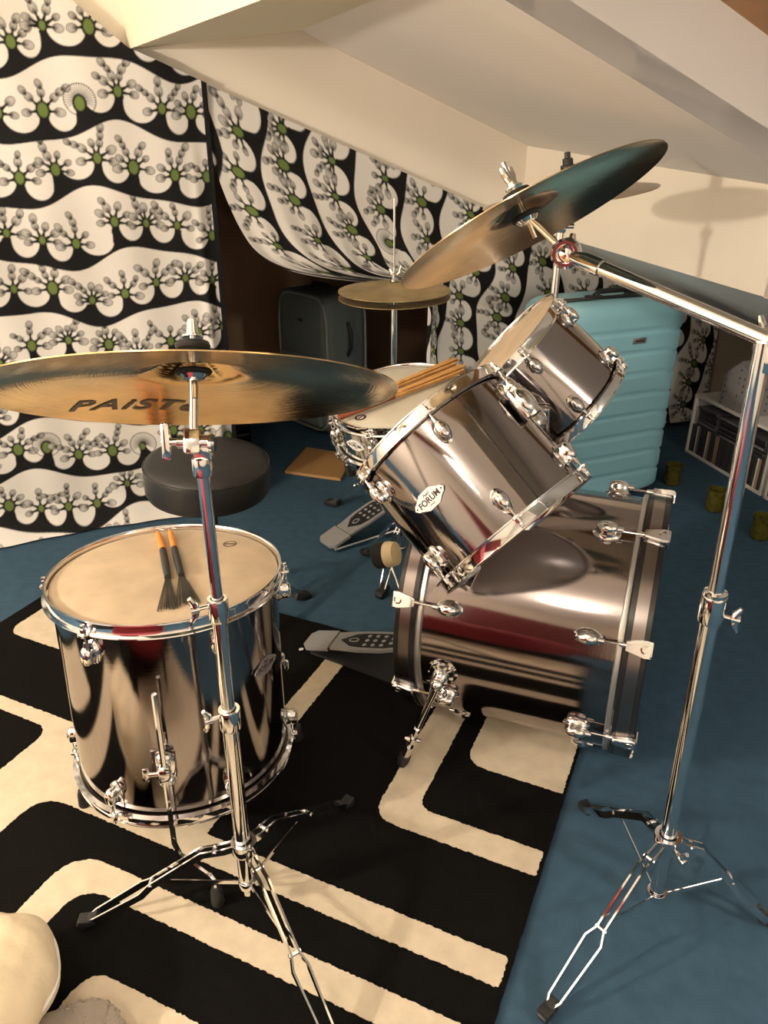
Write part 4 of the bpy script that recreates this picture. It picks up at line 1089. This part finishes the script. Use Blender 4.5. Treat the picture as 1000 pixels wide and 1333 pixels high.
# cd racks along the knee wall
ca, cb_ = V((1.353, 3.235, FZ)), V((1.473, 2.777, FZ))
dx = (cb_ - ca).normalized(); dyy = V((-dx.y, dx.x, 0)); 
if dyy.x < 0: dyy = -dyy
def rack(o_, L, label, seed, fill=True, palette=None):
    F_ = frame(o_, (0, 0, 1), dx)               # x along the wall, y into the wall
    if (F_.to_3x3() @ V((0, 1, 0))).dot(dyy) < 0: raise ValueError
    H_, Dp = .268, .165
    r_ = thing('cd_rack', label, 'rack', o_, 'low white racks by the knee wall')
    part('side_panel', MB().rbox((.012, Dp, H_), .001, T(.006, Dp / 2, H_ / 2)), M_white, r_, F_)
    part('side_panel', MB().rbox((.012, Dp, H_), .001, T(L - .006, Dp / 2, H_ / 2)), M_white, r_, F_)
    part('top_panel', MB().rbox((L - .024, Dp, .012), .001, T(L / 2, Dp / 2, H_ - .006)), M_white, r_, F_)
    part('bottom_panel', MB().rbox((L - .024, Dp, .012), .001, T(L / 2, Dp / 2, .006)), M_white, r_, F_)
    part('back_panel', MB().rbox((L - .024, .005, H_ - .024), 0, T(L / 2, Dp - .003, H_ / 2)), M_white, r_, F_)
    return F_, H_, Dp
spines = [mat('cd_spine_%s' % k, c, .3) for k, c in (('black', (.012, .012, .014)), ('charcoal', (.03, .03, .035)), ('white', (.55, .55, .53)), ('tan', (.35, .22, .10)), ('grey', (.16, .16, .17)), ('red', (.28, .03, .04)))]
M_case = mat('clear_case', (.10, .10, .11), .15)
def cdmesh(i):
    b_ = MB().rbox((.0100, .140, .124), .0006); me = b_.mesh('cd_case', [M_case, spines[i]])
    for p_ in me.polygons:
        if p_.normal.y < -.9: p_.material_index = 1
    return me
CDM = [cdmesh(i) for i in range(6)]
F1, H1, D1 = rack(ca, .50, 'white cd rack with the grey house box standing on top', 1)
F2, H2, D2 = rack(ca + dx * .515, .50, 'white cd rack partly cut off at the right edge', 2)
rs3 = random.Random(4)
x_ = .020
while x_ < .48:
    i = rs3.choice([0, 0, 0, 1, 1, 0, 2, 4, 3, 0, 1]); Mw = F1 @ T(x_, .075, .012 + .063)
    tag(link('compact_disc', CDM[i], None, Mw), 'compact disc case standing upright in the rack under the house box', 'cd', 'upright discs in the nearer rack'); x_ += .0118
x_ = .020
while x_ < .14:
    i = rs3.choice([5, 5, 0, 1, 5, 0]); Mw = F2 @ T(x_, .075, .012 + .063)
    tag(link('compact_disc', CDM[i], None, Mw), 'compact disc case standing upright in the rack at the right edge', 'cd', 'upright discs in the right rack'); x_ += .0118
for st, xc in ((0, .105), (1, .255), (2, .405)):
    for k in range(8 if st < 2 else 7):
        i = rs3.choice([0, 0, 1, 0, 4]); Mw = F1 @ T(xc + rs3.uniform(-.006, .006), .074 + rs3.uniform(-.004, .003), .012 + .127 + .006 + k * .0106) @ RZ(rs3.uniform(-.04, .04)) @ Matrix.Rotation(PI / 2, 4, 'Y')
        tag(link('compact_disc', CDM[i], None, Mw), 'compact disc case lying flat on the upright ones in the rack', 'cd', 'flat discs in the nearer rack')

# grey house-shaped box on the rack
hl, hr = F1.inverted() @ atz(931.6, 526, H1 - FZ * 0 + FZ), F1.inverted() @ atz(967.6, 544, H1 + FZ)
gx = (hl.x + hr.x) / 2; gw = max(.07, min(.11, (hr.x - hl.x) / 2)); gh, ga, gdp = .130, .200, .150
hp_ = F1 @ T(gx, .008, H1 + .0005)
hb = thing('house_box', 'grey dotted house-shaped box on top of the white cd rack', 'box', hp_ @ V((0, 0, 0)))
poly = [(-gw, 0), (gw, 0), (gw, gh), (0, ga), (-gw, gh)]
XZ = Matrix(((1, 0, 0, 0), (0, 0, -1, 0), (0, 1, 0, 0), (0, 0, 0, 1)))    # gable upright in x-z, extruded along y
part('card_body', MB().prism(poly, -gdp, 0, hp_ @ XZ), M_house, hb, I4)
b = MB()
b.prism([(0, ga + .0045), (gw + .004, gh + .0015), (gw + .004, gh - .0015), (0, ga + .0008)], -gdp - .001, .003, hp_ @ XZ)
b.prism([(0, ga + .0045), (0, ga + .0008), (-gw - .004, gh - .0015), (-gw - .004, gh + .0015)], -gdp - .001, .003, hp_ @ XZ)
part('roof', b, M_house, hb)
b = MB()
for i in range(5):
    for j in range(4): b.lathe([(0, .0006), (.0035, .0006), (.004, 0)], 12, hp_ @ T(gw, .02 + i * .027, .022 + j * .028) @ Matrix.Rotation(PI / 2, 4, 'Y'))
part('punched_dots', b, M_black, hb)['kind'] = 'stuff'

# jars
jm = MB().lathe([(0, .002), (.027, .0), (.031, .004), (.034, .022), (.0325, .045), (.031, .060), (.034, .082), (.0352, .086), (.033, .0865), (.0295, .062), (.0305, .045), (.0315, .022), (.028, .008), (0, .007)], 40).mesh('tealight_jar', M_jar)
for p_, lab in (((874, 630), 'small olive glass jar half hidden beside the blue suitcase'), ((929, 664), 'small olive glass jar alone on the carpet before the rack'), ((988, 700), 'small olive glass jar beside the tall boom stand pole')):
    q = atz(*p_, FZ); tag(link('tealight_jar', jm, None, T(q.x, q.y, FZ)), lab, 'jar', 'olive glass jars on the carpet')

# cream cushion and clear bag at the near left corner
def blob(c, rad, M=I4, ex=2.6, amp=.02, nu=64, nv=40, seed=1):
    rs_l = random.Random(seed); b_ = MB(); waves = [(V((rs_l.uniform(-1, 1), rs_l.uniform(-1, 1), rs_l.uniform(-1, 1))) * rs_l.uniform(9, 34), rs_l.uniform(0, 6)) for _ in range(9)]
    b_.ell((0, 0, 0), (1, 1, 1), I4, nu, nv); out = []
    for p_ in b_.v:
        v = V(p_); q = (abs(v.x) ** ex + abs(v.y) ** ex + abs(v.z) ** ex) ** (-1 / ex); v *= q
        v = V((v.x * rad[0], v.y * rad[1], v.z * rad[2])); d_ = sum(abs(math.sin(w_.dot(v) + f_)) for w_, f_ in waves) / 9 - .6
        v *= 1 + d_ * amp / max(.03, v.length) ; out.append(tuple(M @ (v + V(c))))
    b_.v = out; return b_
cc = V((-.695, .688, .0865))
Fq = frame(cc, (0, 0, 1), V((math.cos(math.radians(28)), math.sin(math.radians(28)), 0)))
cu = thing('cushion', 'plump cream cotton cushion on the rug at the near left corner', 'cushion', (cc.x, cc.y, 0))
part('cover', blob((0, 0, 0), (.205, .120, .082), I4, 2.5, .055, 120, 70, 3), M_cushion, cu, Fq, sharp=80)
pts = []
for k in range(97):
    a = 2 * PI * k / 96; ca_, sa_ = math.cos(a), math.sin(a); q = (abs(ca_) ** 2.5 + abs(sa_) ** 2.5) ** (-1 / 2.5); pts.append((q * ca_ * .2065, q * sa_ * .1215, 0))
part('piping', MB().tube(pts, .0035, 8, caps=False), M_piping, cu, Fq)
bg = atz(88, 1362, .02)
from mathutils import noise as mnoise
bw_ = MB().ell((0, 0, 0), (.085, .060, .028), I4, 150, 80)
def crumple(p):
    v = V(p); d = v.normalized()
    k = abs(mnoise.noise(v * 38)) * .013 + abs(mnoise.noise(v * 80 + V((5, 1, 2)))) * .007 - .007
    q = v + d * k; q.z = max(q.z, -.0265); return tuple(q)
bw_.v = [crumple(p) for p in bw_.v]
single('bubble_wrap', bw_, M_bag, 'crumpled clear plastic wrap on the rug at the near bottom edge', 'plastic wrap', None, frame((bg.x, bg.y, .030), (0, 0, 1), V((.9, .4, 0))), sharp=20)
# low red stool added out of view to redden the floor tom's reflection
fs_ = thing('added_red_stool', 'unseen dark red cloth stool added for the red reflection in the floor tom', 'stool', (-.62, .08, 0))
part('seat', blob((-.62, .08, .26), (.40, .28, .16), I4, 5, .01, 64, 40, 4), M_redcloth, fs_)
for sx_ in (-1, 1):
    for sy_ in (-1, 1): part('leg', MB().cyl((-.62 + sx_ * .32, .08 + sy_ * .20, .002), (-.62 + sx_ * .32, .08 + sy_ * .20, .13), .016, .02), M_black, fs_)
# paper scraps
q = atz(392, 845, .003)
single('paper_scrap', MB().prism([(-.006, -.003), (.004, -.004), (.007, .0), (.004, .004), (-.005, .003)], 0.0015, .0042), M_paper, 'tiny white paper scrap on the black rug by the pedal heel', 'scrap', None, T(q.x, q.y, 0) @ RZ(.3))

# ------------------------------------------------------------------ light
def area(name, loc, target, size, power, col):
    l = bpy.data.lights.new(name, 'AREA'); l.shape = 'DISK'; l.size = size; l.energy = power; l.color = col
    o = bpy.data.objects.new(name, l); COL.objects.link(o)
    o.matrix_world = frame(loc, V(loc) - V(target)); return o
def point(name, loc, r, power, col):
    l = bpy.data.lights.new(name, 'POINT'); l.shadow_soft_size = r; l.energy = power; l.color = col
    o = bpy.data.objects.new(name, l); COL.objects.link(o); o.location = loc; return o
WARM = (1.0, .875, .71)
point('floor_lamp_light', (-2.2, .0, 1.345), .045, 188, WARM)
point('upper_fill_light', W(-.85, -.35, 1.98), .08, 34, (1.0, .89, .72))  # added fill to brighten the beam face and curtain, no fitting seen
point('wall_lamp_light', W(1.39, -1.0, 1.45), .09, 78, (1.0, .89, .77))
wd_ = bpy.data.worlds.new('world'); SC.world = wd_; wd_.use_nodes = True
wd_.node_tree.nodes['Background'].inputs[0].default_value = (.5, .45, .4, 1); wd_.node_tree.nodes['Background'].inputs[1].default_value = .02

SC.view_settings.view_transform = 'Standard'; SC.view_settings.look = 'None'; SC.view_settings.gamma = 1; SC.view_settings.use_curve_mapping = False
SC.view_settings.exposure = -0.22
SC.cycles.max_bounces = 10; SC.cycles.glossy_bounces = 6; SC.cycles.use_denoising = True
SC.cycles.sample_clamp_indirect = 6
